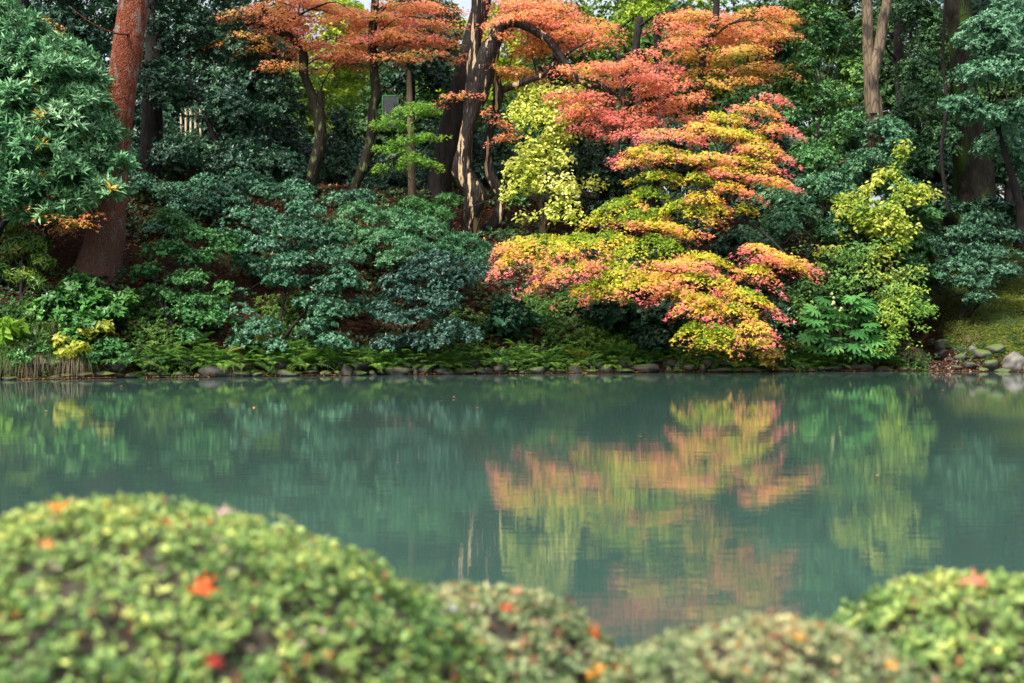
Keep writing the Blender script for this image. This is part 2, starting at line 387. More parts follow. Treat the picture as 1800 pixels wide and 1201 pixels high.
M_soil = m

# ------------------------------------------------------------------ the setting
SX = np.array([-200, -60, -22, -8.3, -4.9, -1.04, 3.2, 7.6, 9.5, 14, 60, 200.])
SY = np.array([12, 14, 19.5, 22.9, 24.4, 25.8, 26.7, 27.4, 26.7, 25.5, 16, 12.])
def shore(x): return np.interp(x, SX, SY)
def sm(t): t = np.clip(t, 0, 1); return t*t*(3-2*t)
def height(x, y):
    x = np.asarray(x, float); y = np.asarray(y, float)
    P = np.stack([x, y], -1)
    d = y-shore(x)+.12*nz(P, .35, 3)
    right = sm((x-7.6)/1.6)
    slope = .68*(1-right)+.40*right
    top = 3.75
    s = slope*np.maximum(d-.2, 0)
    up = top-np.log(1+np.exp((top-s)*2.2))/2.2
    up = up - (top-np.log(1+np.exp(top*2.2))/2.2)
    h = -.25+.48*sm((d+.25)/.5)+up*1.0+.02*np.maximum(d-6, 0)
    gul = np.exp(-((x-8.25-.1*(y-27.4))/.55)**2)*(1-sm((d-1.5)/4))
    h = h*(1-.9*gul)+.05*gul*(d > -.1)
    h = np.where(d < -.25, -.25-.5*np.minimum(-d-.25, 2.2), h)
    h = h+.06*nz(P, .5, 8)*sm(d/1.0)+.02*nz(P, 1.8, 9)*sm(d/.5)
    near = .12-.5*np.maximum(y-3.45, 0)*1.0
    near = np.maximum(near, -1.3)
    side = np.where(np.abs(x) > 60, np.minimum((np.abs(x)-60)*.3-1.3, 3), -1.3)
    return np.maximum(np.maximum(np.where(y < 12, near, h), side), np.where(y < 12, near, -1.3))
def hit(px, py, y0=21.5, y1=60):
    Ys = np.linspace(y0, y1, 1600)
    P = np.array([at(px, py, Y) for Y in (y0, y1)])
    tt = (Ys-y0)/(y1-y0); Q = P[0]+(P[1]-P[0])*tt[:, None]
    below = Q[:, 2] <= height(Q[:, 0], Q[:, 1])
    ok = below & (Q[:, 1] > shore(Q[:, 0])-.05)
    i = int(np.argmax(ok)) if ok.any() else 700
    return Ys[i]

xs = np.concatenate([np.linspace(-1000, -70, 12), np.linspace(-60, -16, 23), np.arange(-15, 18, .14), np.linspace(18.5, 60, 22), np.linspace(70, 1000, 12)])
ys = np.concatenate([np.linspace(-300, -5, 8), np.linspace(-3, 2.8, 6), np.arange(3, 6.4, .2), np.linspace(7, 20, 12), np.arange(20.2, 36, .14), np.linspace(36.5, 80, 30), np.linspace(90, 1000, 12)])
GX, GY = np.meshgrid(xs, ys); GZ = height(GX, GY)
V = np.stack([GX, GY, GZ], -1).reshape(-1, 3); nx, ny = len(xs), len(ys)
ii, jj = np.meshgrid(np.arange(nx-1), np.arange(ny-1)); q = (jj*nx+ii).ravel()
Fq = np.stack([q, q+1, q+nx+1, q+nx], 1)
d_ = V[:, 1]-shore(V[:, 0])
moss = sm((V[:, 0]-8.7)/.5)*sm((d_-.35)/.3)*sm((9-d_)/3)*np.clip(.8+.4*nz(V[:, :2], .5, 33), 0, 1)
moss = np.maximum(moss, .8*(V[:, 1] < 12))
tag(link('ground', raw_mesh('ground', V, Fq, 4, np.repeat(moss[:, None], 3, 1), True), M_soil), kind='structure')
wv = np.array([[-80, -4, 0], [80, -4, 0], [80, 34, 0], [-80, 34, 0.]])
tag(link('pond_water', raw_mesh('pond_water', wv, np.array([[0, 1, 2, 3]]), 4), M_water), kind='structure')

# leaf litter on the bank and low ground cover that nobody could count
def scatter_bank(rng, n, x0, x1, d0, d1):
    x = rng.uniform(x0, x1, n); d = rng.uniform(d0, d1, n); y = shore(x)+d
    return np.stack([x, y, height(x, y)], 1)
rng = np.random.default_rng(5)
P = scatter_bank(rng, 42000, -12, 13, .05, 8.5); n = len(P)
P = P[(nz(P, .5, 71) > -.3)]; n = len(P)
mossy = P[:, 0] > 8.6; P = P[~mossy | (rng.uniform(size=n) < .16)]; n = len(P); P[:, 2] += .012
C = ramp(rng.uniform(0, 1, n), [(.10, .035, .02), (.20, .07, .03), (.06, .03, .02), (.32, .13, .05)])*rng.uniform(.5, 1.1, (n, 1))
hot = rng.uniform(size=n) < .04; C[hot] = (.5, .2, .05)
Nn = np.tile([0, -.4, 1.], (n, 1))+rng.normal(0, .35, (n, 3))
tag(leaf_object('fallen_leaves', [(P, rng.normal(size=(n, 3)), Nn, rng.uniform(.04, .085, n), C, T_OVAL)], M_litter), 'brown and rust coloured dead leaves lying all over the wooded bank', 'fallen leaves', kind='stuff')
# waterline drift of orange leaves
x = rng.uniform(-12, 11, 3800); y = shore(x)-.12*nz(np.stack([x, shore(x)], 1), .35, 3)-.16+rng.normal(0, .035, 3800)
keep = nz(np.stack([x], 1), .6, 12) > -.6; x, y = x[keep], y[keep]; n = len(x)
x = np.append(x, rng.uniform(-9, 9, 70)); y = np.append(y, 5+rng.uniform(0, 1, 70)**1.5*19); n = len(x)
P = np.stack([x, y, np.full(n, .012)], 1)+rng.uniform(0, .01, (n, 3))*[0, 0, 1]
tag(leaf_object('floating_leaves', [(P, rng.normal(size=(n, 3))*[1, 1, .1], np.tile([0, 0, 1.], (n, 1))+rng.normal(0, .12, (n, 3)), rng.uniform(.025, .055, n), ramp(rng.uniform(0, 1, n), [(.14, .06, .03), (.34, .14, .05), (.5, .24, .09)]), T_OVAL)], M_litter), 'thin line of orange and brown leaves floating along the stony waterline', 'floating leaves', kind='stuff')

def cover(name, label, n, x0, x1, d0, d1, size, k, cols, seed, thr, h=.1, mt=None, tm=T_KITE):
    rng = np.random.default_rng(seed)
    P = scatter_bank(rng, n, x0, x1, d0, d1); P = P[nz(P, .45, seed+1) > thr]; n = len(P)
    P[:, 2] += rng.uniform(.02, h, n)
    cl = ramp(.5+.4*nz(P, .7, seed+2)+rng.normal(0, .15, n), cols)
    A = np.tile([0, -.45, 1.], (n, 1))+rng.normal(0, .3, (n, 3))
    W = whorls(rng, P, A, k, 1.15, size, cl)
    tag(leaf_object(name, [(*W, tm)], mt or M_soft), label, 'ground cover', kind='stuff')
cover('ground_cover', 'low dark green ivy and seedlings creeping over the bank', 13000, -11, 8.3, .1, 6.0, .075, 5, ((.018, .05, .02), (.035, .09, .025), (.06, .12, .03)), 21, -.15, .16, M_ever, T_OVAL)
cover('undergrowth', 'mid green leafy weeds just above the shore stones', 13000, -11, 8.0, -.12, 1.6, .07, 6, ((.03, .10, .02), (.06, .15, .025), (.10, .20, .03)), 31, -.1, .28, M_soft)
cover('moss', 'bright yellow green moss cushions on the open slope at the pond edge', 26000, 8.8, 13.5, .2, 6.5, .03, 4, ((.03, .06, .01), (.08, .13, .015), (.18, .22, .02)), 41, -.8, .03, M_soft)

# ------------------------------------------------------------------ trees
def tree(name, label, cat, base, trunk_paths, bark, crown_parts, leaf_mat, targets=(), group=None, rough=.12, seg=12, limb_r=.03, twigs=()):
    """trunk_paths: list of px paths (base to tip); base: px, py where it meets the bank (or None)"""
    b0 = at(*base[:2], base[2]) if len(base) == 3 else at(base[0], base[1], hit(base[0], base[1]))
    b0 = b0.copy(); b0[2] = float(height(b0[0], b0[1]))-.03
    t = empty(name, b0, label, cat, group)
    mb = MB(); S0 = None
    for i, pth in enumerate(trunk_paths):
        s = limb(mb, pth, seg, rough, seed=nseed())
        if S0 is None: S0 = s
        else: S0 = np.vstack([S0, s])
    for tg in targets: reach(mb, S0, np.asarray(tg), limb_r, nseed())
    rgt = np.random.default_rng(nseed())
    for pd in twigs:
        c_ = at(pd[0], pd[1]+pd[3]*.1, pd[4]); Rx, Rz = pd[2]*pd[4]/F, pd[3]*pd[4]/F
        for k_ in range(6):
            th = rgt.uniform(0, 6.283); rr = rgt.uniform(.5, .95); e_ = np.array([math.cos(th)*Rx, math.sin(th)*pd[5], 0])*rr
            e_[2] = -Rz*1.2*rr*rr
            p1 = c_+e_*.45+np.array([0, 0, Rz*.35]); mb.tube([c_, p1, c_+e_*.8+rgt.normal(0, .02, 3), c_+e_], [.008, .006, .004, .002], 4, cap=False)
    mb.build('trunk', bark, t)
    if crown_parts: leaf_object('crown', crown_parts, leaf_mat, t)
    return t
def centers(pads): return [at(p[0], p[1]+p[3]*.3, p[4]) for p in pads]

# --- pine at the left, trunk only reaches the picture
Yp = hit(185, 474)
t = tree('pine_tree', 'red barked pine leaning right with its thick scaly trunk at the left', 'pine tree', (185, 474, Yp),
     [[(164, 510, Yp, 112), (178, 462, Yp, 78), (192, 360, Yp+.05, 60), (204, 240, Yp+.1, 53), (220, 110, Yp+.1, 52), (235, 0, Yp+.15, 50), (250, -160, Yp+.2, 46), (262, -420, Yp+.2, 38), (255, -650, Yp, 24)],
      [(255, -600, Yp, 18), (180, -640, Yp-.4, 12), (110, -650, Yp-.6, 6)], [(258, -560, Yp, 18), (340, -600, Yp-.3, 12), (420, -630, Yp-.5, 5)],
      [(228, 60, Yp-.1, 5), (200, 58, Yp-.5, 3), (160, 40, Yp-.8, 2), (120, 10, Yp-.9, 1)]],
     B_pine, clump_pads([(255, -700, 230, 70, Yp, 2.0), (150, -660, 120, 40, Yp-.5, 1.0), (400, -640, 120, 40, Yp-.4, 1.0)], cr=.4, k=10, size=.14, tmpl=T_LANCE, cols=((.03, .08, .03), (.05, .11, .04)), nw=20), M_soft, rough=.07, seg=20)
# dark trunk bases beside / behind the pine
for (bx, by, pth, lab) in [
    (240, 415, [(250, 440, 31.6, 46), (262, 330, 31.7, 40), (268, 200, 31.8, 36), (272, 60, 31.9, 34), (278, -200, 32, 30)], 'grey dark trunked tree directly right of the red pine trunk'),
    (60, 405, [(55, 430, 28.2, 40), (60, 300, 28.2, 36), (45, 120, 28.4, 32), (35, 0, 28.6, 30), (30, -200, 28.6, 26)], 'blackish trunk half hidden behind the big leaved tree at the left edge')]:
    tree('dark_tree', lab, 'tree', (bx, by, pth[0][2]), [pth], B_black, clump_pads([(pth[-1][0], -230, 160, 60, pth[0][2], 1.2)], cr=.4, size=.1), M_ever, group='dark trunks on the left bank')

# --- big leaved evergreen at the left edge
pads = [(30, 50, 60, 26, 24.8, .9), (70, 95, 90, 26, 24.6, 1.0), (30, 130, 90, 30, 24.5, 1.1), (110, 135, 80, 26, 24.4, 1.0), (60, 175, 110, 26, 24.4, 1.1), (150, 185, 56, 24, 24.2, .8), (110, 215, 80, 24, 24.2, .9), (40, 225, 80, 26, 24.3, 1.0), (165, 232, 50, 24, 24.1, .7),
        (90, 260, 100, 24, 24.2, 1.0), (180, 270, 38, 20, 24.1, .5), (30, 285, 80, 24, 24.3, 1.0), (140, 298, 50, 22, 24.1, .7), (80, 322, 90, 20, 24.2, .9), (190, 335, 40, 20, 24.0, .5), (150, 372, 24, 8, 24.1, .3), (210, 290, 20, 14, 24, .4), (20, 350, 60, 18, 24.2, .8), (125, 350, 40, 14, 24.2, .6), (60, 372, 50, 12, 24.3, .6), (0, 20, 50, 26, 25, .9), (-60, 200, 100, 160, 24.8, 1.4), (100, 378, 34, 10, 24.2, .5)]
pr = clump_pads(pads, cr=.26, flat=.55, fill=1.1, nw=17, k=9, size=.165, alpha=1.0, cols=((.06, .19, .08), (.14, .33, .15), (.25, .44, .24)), tmpl=(T_KITE[0]*[.52, 1, 1], T_KITE[1]), up=.85, accent=((.5, .33, .03), .008), gap=-.8)
tree('broadleaf_evergreen_tree', 'large tree with pale green whorled leaves overhanging the bank at the left edge', 'evergreen tree', (-30, 480),
     [[(-30, 500, 24.9, 26), (-10, 420, 24.9, 22), (20, 330, 24.8, 18), (30, 240, 24.8, 14), (40, 150, 24.8, 10), (40, 60, 24.8, 6)],
      [(0, 400, 24.8, 12), (60, 330, 24.6, 9), (110, 300, 24.4, 6), (170, 290, 24.2, 3)], [(70, 250, 24.6, 8), (110, 340, 24.4, 6), (90, 375, 24.4, 3)]], B_black, pr, M_ever, centers(pads[:8]))
# small yellow/orange maple behind it
pads = tiers(70, 350, 120, 55, 25.9, .5, 12, .1, .75, w=(30, 55), h=(9, 15))+[(95, 380, 50, 12, 23.9, .3, .0, .4), (135, 388, 40, 10, 23.9, .3, .1, .6), (165, 378, 26, 10, 23.9, .3, .4, .9), (40, 365, 40, 10, 24, .3, .0, .3), (60, 280, 70, 20, 25.8, .5, .2, .6), (85, 70, 50, 25, 26.6, .5, .3, .8), (60, 45, 60, 22, 26.6, .5, .0, .4)]
tree('maple_sapling', 'small maple with orange yellow leaves showing under the pale green whorled tree', 'maple', (95, 455), [[(95, 470, 26.3, 9), (80, 400, 26.2, 7), (75, 300, 26.1, 6), (85, 80, 26.4, 3)]], B_black,
     maple_pads(pads, REDM, dens=240, size=.07), M_maple, centers(pads), limb_r=.012)

# --- dead, half rotten tree in the centre with its arching branches and the red crown to the right
YD = hit(824, 418)
tr = [[(822, 428, YD, 30), (824, 400, YD, 32), (836, 350, YD, 36), (822, 318, YD, 33), (812, 290, YD, 32), (821, 240, YD, 30), (832, 185, YD, 34), (840, 150, YD, 38), (852, 110, YD, 36), (868, 72, YD, 34), (882, 46, YD, 26), (905, 40, YD-.1, 18), (945, 58, YD-.2, 16), (975, 85, YD-.3, 15), (1000, 125, YD-.4, 9), (1030, 150, YD-.5, 7), (1075, 160, YD-.6, 5), (1120, 215, YD-.7, 3)],
      [(833, 170, YD, 30), (833, 110, YD, 24), (838, 50, YD, 22), (838, 0, YD, 20), (830, -120, YD, 14)],
      [(824, 432, YD+.4, 16), (850, 408, YD+.4, 17), (878, 378, YD+.4, 18), (882, 345, YD+.4, 17), (862, 305, YD+.4, 16), (856, 260, YD+.4, 14), (866, 210, YD+.4, 13), (876, 165, YD+.3, 17), (868, 130, YD+.3, 12), (858, 100, YD+.2, 9)],
      [(876, 162, YD+.3, 12), (910, 148, YD+.1, 10), (955, 132, YD, 10), (975, 112, YD-.2, 8), (1000, 92, YD-.4, 5), (1040, 70, YD-.5, 3)],
      [(975, 95, YD-.3, 10), (1010, 130, YD-.4, 8), (1060, 150, YD-.6, 6), (1080, 190, YD-.7, 4), (1100, 235, YD-.8, 3)]]
padsB = tiers(1000, 70, 90, 50, YD+.5, .8, 13, .35, .9, w=(40, 70), h=(8, 14)) + tiers(1085, 150, 120, 60, YD-.5, .8, 19, .5, 1.0, w=(35, 60), h=(8, 13)) + tiers(1080, 235, 80, 40, YD-.9, .4, 10, .75, 1.1, w=(28, 45), h=(9, 14)) + tiers(1170, 190, 70, 40, YD-.6, .6, 9, .5, 1.0, w=(30, 50), h=(8, 12)) \
   + tiers(905, 100, 55, 50, YD+.6, .5, 9, .1, .6, w=(30, 50), h=(8, 13)) + tiers(935, 20, 80, 22, YD+.3, .6, 9, .4, .8)+[(880, 215, 28, 14, YD-.3, .3, .3, .8), (890, 240, 36, 12, YD-.3, .3, .3, .7), (862, 195, 18, 20, YD-.2, .3, .4, .8), (800, 168, 48, 9, YD-.2, .4, .5, .9), (1190, 150, 40, 12, YD-1, .4, .5, .9)]
tree('rotten_maple', 'twisted maple with pale rotten streaks on its dark trunk and arching boughs of red leaves', 'maple', (824, 424, YD), tr, B_dead,
     maple_pads(padsB, REDM, dens=330, size=.066, hole=.95), M_maple, centers(padsB[::2]), twigs=padsB, limb_r=.02, seg=16, rough=.2)
# leaning dark tree behind it
tree('leaning_tree', 'thick black trunk leaning right just behind the rotten maple', 'tree', (768, 350), [[(766, 365, hit(768, 350), 44), (790, 240, 31.5, 40), (812, 140, 31.5, 34), (838, 40, 31.5, 30), (860, -80, 31.5, 26)]], B_black,
     clump_pads([(870, -110, 150, 50, 31.5, 1.2)], cr=.4, size=.1), M_ever)

# --- two maples left of centre
YC = hit(548, 345)
padsC = tiers(530, 30, 125, 36, YC+.3, .7, 15, .3, .85, w=(40, 75), h=(8, 13)) + tiers(600, 85, 90, 24, YC+.1, .6, 9, .4, .95, w=(35, 55), h=(7, 11)) + [(490, 112, 45, 8, YC-.3, .5, .1, .6), (520, 95, 40, 8, YC+.3, .5, .4, .8), (440, 62, 36, 8, YC, .5, .0, .4), (425, 22, 46, 10, YC, .5, .2, .6), (400, 70, 34, 8, YC+.4, .4, .1, .5), (450, 85, 40, 7, YC+.2, .4, .2, .5), (480, 5, 60, 12, YC, .5, .3, .7), (620, 112, 40, 8, YC-.2, .4, .4, .9), (575, 10, 60, 12, YC+.2, .5, .3, .8), (640, 60, 60, 14, YC, .5, .3, .8), (560, 122, 34, 8, YC+.3, .4, .1, .6)]
tree('maple_tree', 'maple with a crooked lichen spotted trunk left of centre under salmon orange leaves', 'maple', (548, 345, YC),
     [[(545, 360, YC, 21), (548, 310, YC, 22), (562, 250, YC, 22), (560, 200, YC, 24), (545, 160, YC, 16), (534, 130, YC, 15), (532, 90, YC, 15), (505, 62, YC, 15), (480, 48, YC, 12), (462, 10, YC, 8), (455, -60, YC, 6)],
      [(562, 210, YC, 14), (564, 180, YC, 14), (564, 160, YC, 12)],
      [(488, 54, YC, 7), (505, 40, YC-.2, 6), (535, 22, YC-.4, 4), (575, 5, YC-.5, 3)]], B_lichen, maple_pads(padsC, REDM, dens=360, size=.066, hole=.85), M_maple, centers(padsC[::2]), twigs=padsC, limb_r=.018, group='two orange maples left of centre')
YE = hit(612, 362)
padsD = tiers(715, 40, 115, 38, YE+.3, .7, 14, .3, .8, w=(40, 70), h=(8, 13)) + [(690, 100, 70, 9, YE-.4, .5, .2, .7), (740, 92, 55, 8, YE-.5, .5, .2, .6), (780, 40, 50, 12, YE-.2, .5, .3, .8), (790, 75, 40, 9, YE, .4, .4, .8), (815, 100, 30, 7, YE, .4, .4, .8), (700, 8, 60, 10, YE, .5, .2, .7), (770, 12, 60, 12, YE+.2, .5, .4, .8), (630, 25, 50, 12, YE+.3, .6, .1, .6), (690, 64, 60, 8, YE+.3, .5, .3, .8)]
tree('maple_tree', 'maple with a thin S shaped trunk whose orange tiers spread toward the rotten tree', 'maple', (612, 362, YE),
     [[(606, 380, YE, 16), (614, 352, YE, 16), (640, 290, YE, 18), (652, 240, YE, 18), (656, 190, YE, 17), (662, 165, YE, 19), (657, 110, YE, 15), (655, 60, YE, 16), (660, 0, YE, 13), (664, -100, YE, 10)]], B_lichen,
     maple_pads(padsD, REDM, dens=360, size=.066, hole=.85), M_maple, centers(padsD[::2]), twigs=padsD, limb_r=.018, group='two orange maples left of centre')
# lime maple round the straight pole trunk
YG = hit(724, 372)
padsG = [(715, 195, 60, 10, YG-.7, .5, 0, .25), (730, 240, 55, 10, YG-.7, .5, 0, .25), (690, 215, 40, 9, YG-.7-.2, .4, 0, .3), (700, 262, 45, 10, YG-.7-.1, .4, 0, .3), (740, 280, 40, 12, YG-.7-.2, .4, .05, .3), (690, 290, 35, 9, YG-.7-.3, .4, .05, .35), (620, 140, 60, 14, YG+1, .5, 0, .2), (640, 115, 50, 12, YG+1, .5, 0, .2), (600, 175, 40, 12, YG+1, .5, -.1, .2), (745, 185, 35, 9, YG-.7, .4, 0, .2), (600, 105, 40, 10, YG+1, .4, 0, .25)]
tree('green_maple', 'young lime green maple with a straight pole like trunk between the curved trunks', 'maple', (724, 372, YG),
     [[(724, 390, YG, 15), (724, 330, YG, 14), (722, 240, YG, 13), (720, 170, YG, 11), (719, 125, YG, 8)]], B_pole,
     maple_pads(padsG, [(.12, .28, .03), (.20, .40, .04), (.32, .54, .05), (.5, .62, .06)], dens=480, size=.07, tnoise=.3), M_maple, centers(padsG), limb_r=.012)

# --- pale yellow tree with hanging leaf curtains
YF = hit(950, 415)
padsF = [(965, 170, 70, 30, YF-.3, .5), (920, 195, 40, 18, YF-.3, .4), (960, 215, 65, 26, YF-.4, .5), (985, 235, 45, 26, YF-.4, .4), (930, 262, 45, 22, YF-.4, .4), (970, 285, 55, 26, YF-.5, .4), (910, 300, 34, 18, YF-.5, .3), (905, 340, 26, 26, YF-.6, .3), (920, 370, 24, 22, YF-.6, .3), (990, 330, 36, 30, YF-.5, .4), (985, 370, 38, 22, YF-.6, .3), (1005, 385, 22, 16, YF-.6, .3), (950, 320, 45, 20, YF-.4, .4), (1035, 320, 34, 10, YF-.4, .3), (1000, 180, 40, 24, YF-.3, .3), (930, 150, 35, 18, YF-.2, .3), (915, 285, 20, 12, YF-.5, .3)]
rngF = np.random.default_rng(77)
pr = leafy(padsF, dens=260, k=3, size=.105, cols=((.42, .55, .08), (.70, .76, .16), (.88, .88, .36)), gap=-.3)
tree('yellow_leaved_tree', 'slender tree hung with curtains of pale lemon yellow leaves beside the rotten maple', 'tree', (950, 415, YF),
     [[(952, 440, YF, 8), (952, 380, YF, 8), (948, 320, YF, 7), (958, 240, YF, 6), (962, 150, YF, 5), (950, 60, YF, 3)], [(955, 430, YF, 6), (960, 370, YF, 5), (985, 300, YF, 4), (1000, 200, YF, 3)]], B_pole, pr, M_maple, centers(padsF), limb_r=.014)

# --- the big green-to-pink maple in front
YM = 27.2
padsA = [  # cx, cy, rx, ry, Y, depth, t0, t1
 (940, 438, 84, 26, 25.9, .6, .35, 1.0), (1000, 430, 70, 26, 26.1, .6, .25, .7), (955, 470, 34, 16, 25.8, .3, .5, 1.05), (1000, 474, 72, 26, 25.7, .5, .35, .95), (905, 428, 44, 14, 25.9, .4, .6, 1.05), (900, 452, 34, 12, 25.8, .3, .4, .9),
 (1040, 420, 70, 24, 26.4, .6, .0, .45), (1125, 438, 95, 30, 26.3, .7, .0, .4), (1090, 482, 60, 22, 25.9, .5, .15, .7), (1040, 500, 50, 18, 25.8, .4, .1, .8), (1120, 500, 80, 24, 25.7, .5, .25, .85), (1060, 515, 30, 12, 25.7, .3, .2, .7),
 (1200, 465, 80, 22, 25.9, .5, .65, 1.05), (1160, 490, 60, 16, 25.7, .4, .7, 1.05), (1250, 455, 60, 20, 26.0, .5, .35, .95), (1240, 490, 70, 22, 25.7, .5, .3, .9), (1200, 515, 56, 16, 25.6, .4, .4, .95),
 (1250, 530, 70, 24, 25.5, .5, .3, .95), (1225, 545, 48, 16, 25.4, .4, .5, 1.0), (1310, 520, 60, 26, 25.6, .5, .35, .95), (1300, 548, 62, 22, 25.4, .4, .4, 1.0), (1330, 480, 46, 26, 25.9, .5, .4, .9),
 (1225, 582, 44, 20, 25.3, .4, .05, .5), (1270, 585, 50, 24, 25.2, .4, .15, .75), (1325, 578, 42, 24, 25.2, .4, .4, 1.0), (1255, 600, 40, 12, 25.1, .3, .1, .7), (1335, 598, 30, 14, 25.1, .3, .4, .95),
 (1375, 455, 60, 16, 25.8, .4, .7, 1.05), (1345, 440, 50, 18, 26.0, .4, .6, .95), (1395, 470, 34, 14, 25.7, .3, .6, 1.0),
 (1085, 358, 56, 22, 26.9, .5, .0, .45), (1120, 380, 60, 22, 26.7, .5, .05, .5), (1060, 385, 34, 10, 26.8, .3, .2, .75), (1165, 395, 70, 18, 26.4, .4, .45, 1.0), (1205, 365, 56, 26, 26.7, .5, .1, .6), (1140, 340, 40, 16, 27.0, .4, .0, .35), (1200, 410, 26, 12, 26.4, .3, .6, 1.0),
 (1240, 345, 40, 24, 26.5, .4, .4, .9), (1265, 372, 22, 16, 26.4, .3, .4, .8), (1290, 330, 46, 16, 26.4, .4, .5, .9), (1310, 365, 28, 10, 26.5, .3, .3, .6), (1355, 315, 48, 12, 26.2, .4, .75, 1.05), (1300, 300, 60, 18, 26.5, .5, .45, .95),
 (1340, 262, 55, 16, 26.6, .5, .5, 1.0), (1370, 225, 42, 14, 26.6, .4, .6, 1.0), (1300, 235, 70, 20, 26.8, .5, .3, .85), (1330, 190, 50, 14, 26.9, .4, .55, 1.0), (1360, 172, 34, 12, 26.9, .3, .8, 1.1), (1280, 205, 50, 14, 27.0, .4, .4, .9), (1320, 282, 60, 14, 26.5, .4, .4, .9),
 (1180, 235, 60, 18, 27.0, .5, .75, 1.05), (1240, 225, 46, 16, 27.0, .5, .6, 1.0), (1140, 262, 56, 14, 27.0, .5, .4, .95), (1190, 272, 60, 18, 26.8, .5, .2, .7), (1120, 278, 40, 10, 27.0, .4, .4, .9), (1245, 275, 50, 18, 26.6, .5, .4, .9), (1160, 308, 50, 12, 27, .5, .1, .4), (1235, 312, 40, 14, 26.6, .4, .1, .5)]
br = [[(1215, 570, YM+.3, 20), (1195, 500, YM+.3, 19), (1160, 420, YM+.2, 17), (1148, 350, YM+.2, 14), (1160, 300, YM+.1, 12), (1175, 250, YM, 7), (1180, 225, YM, 4)],
      [(1160, 305, YM+.1, 9), (1195, 300, YM-.1, 8), (1230, 290, YM-.2, 5), (1290, 250, YM-.3, 3), (1340, 180, YM-.2, 2)],
      [(1195, 490, YM+.3, 13), (1240, 420, YM, 11), (1290, 392, YM-.3, 8), (1330, 400, YM-.6, 6), (1390, 455, YM-1.2, 3)],
      [(1195, 500, YM+.3, 12), (1230, 500, YM-.2, 10), (1270, 520, YM-.9, 7), (1300, 560, YM-1.6, 3)],
      [(1160, 420, YM+.2, 11), (1110, 440, YM-.4, 9), (1050, 420, YM-.9, 7), (960, 430, YM-1.3, 3)],
      [(1250, 415, YM, 7), (1270, 370, YM-.2, 6), (1285, 330, YM-.4, 4), (1330, 290, YM-.5, 2)],
      [(1285, 392, YM-.3, 5), (1310, 370, YM-.3, 4), (1318, 350, YM-.3, 2)], [(1225, 430, YM, 4), (1225, 340, YM, 3), (1218, 320, YM, 2)]]
tree('japanese_maple', 'wide maple shading from lime green through yellow to pink over the pond', 'maple', (1215, 565, YM+.3), br, B_black,
     maple_pads(padsA, MAPLE, dens=760, size=.062, hole=.5, fing=.42, tnoise=.16, tpow=2.8, tsh=-.14, slope=1.15, tilt=lambda x, y: -.2*math.tanh((x-1160)/60)), M_maple, centers(padsA), twigs=padsA, limb_r=.022)

# --- orange maple upper right with the black trunk
YO = 30.0
padsO = tiers(1295, 40, 115, 44, YO+.35, .8, 17, .25, .9, w=(40, 70), h=(8, 13)) + tiers(1285, 108, 100, 26, YO+.35, .7, 11, .15, .6, w=(40, 65), h=(8, 12)) + [(1370, 60, 45, 12, YO-.4, .4, .3, .8), (1365, 20, 45, 14, YO-.4, .4, .4, .95), (1250, 145, 70, 10, YO-.5, .5, .0, .4), (1300, 140, 40, 10, YO-.5, .5, .2, .6), (1200, 75, 60, 14, YO-.6, .5, .6, 1.0), (1180, 45, 50, 12, YO-.5, .5, .7, 1.0)]
tree('orange_maple', 'maple with orange tiers and a straight black trunk at the upper right of centre', 'maple', (1238, 400, YO),
     [[(1238, 420, YO, 16), (1238, 300, YO, 15), (1236, 200, YO, 14), (1234, 130, YO, 13), (1240, 80, YO, 12), (1258, 30, YO, 12), (1262, -60, YO, 9)], [(1240, 170, YO, 6), (1255, 150, YO, 5), (1275, 140, YO, 3)], [(1252, 65, YO, 5), (1290, 40, YO-.3, 4), (1340, 35, YO-.5, 2)]], B_black,
     maple_pads(padsO, [(.40, .46, .06)]+REDM, dens=360, size=.066, hole=.8), M_maple, centers(padsO[::2]), twigs=padsO, limb_r=.018)

# --- evergreen masses behind, each a tree of its own
EV = dict(cr=.34, flat=.55, nw=24, k=6, size=.085, alpha=1.15)
dk = ((.014, .052, .034), (.026, .082, .046), (.05, .125, .062))
def ever(name, label, base, pads, cols=dk, bark=B_black, fill=1.0, trunk=None, leafm=None, **kw):
    a = dict(EV); a.update(kw)
    bx, by, Y = base
    cx = pads[0][0]; tp = min(p[1] for p in pads)
    tr = trunk or [[(bx, by+15, Y, 18), (bx+4, by-50, Y, 16), ((bx+cx)/2, (by*.6+tp*.4), Y, 9), (cx, by*.4+tp*.6, Y, 4)]]
    return tree(name, label, 'evergreen tree', base, tr, bark, clump_pads(pads, cols=cols, fill=fill*1.7, **a), leafm or M_ever, centers(pads)[:14], limb_r=.025)
ever('camellia_tree', 'dark glossy evergreen with fine twigs filling the gap between the pine and the orange maple', (400, 370, 30.6),
     [(330, 60, 80, 60, 31, 1.2), (440, 70, 70, 60, 31.2, 1.2), (300, 150, 70, 50, 30.8, 1.2), (400, 190, 80, 50, 30.6, 1.2), (490, 180, 50, 50, 31, 1.1), (320, 270, 75, 45, 30, 1.2), (430, 280, 80, 45, 30, 1.2), (500, 290, 40, 40, 30.4, .9), (330, -20, 120, 40, 31, 1.4), (480, 130, 40, 30, 31.5, 1.)])
ever('camellia_tree', 'blackish green evergreen between the big leaved tree and the red pine trunk', (120, 400, 29.5),
     [(130, 60, 80, 60, 29.5, 1.2), (150, 150, 70, 50, 29.3, 1.2), (160, 240, 50, 40, 29, 1.0), (120, -20, 90, 30, 29.5, 1.2), (90, 220, 60, 60, 29.5, 1)])
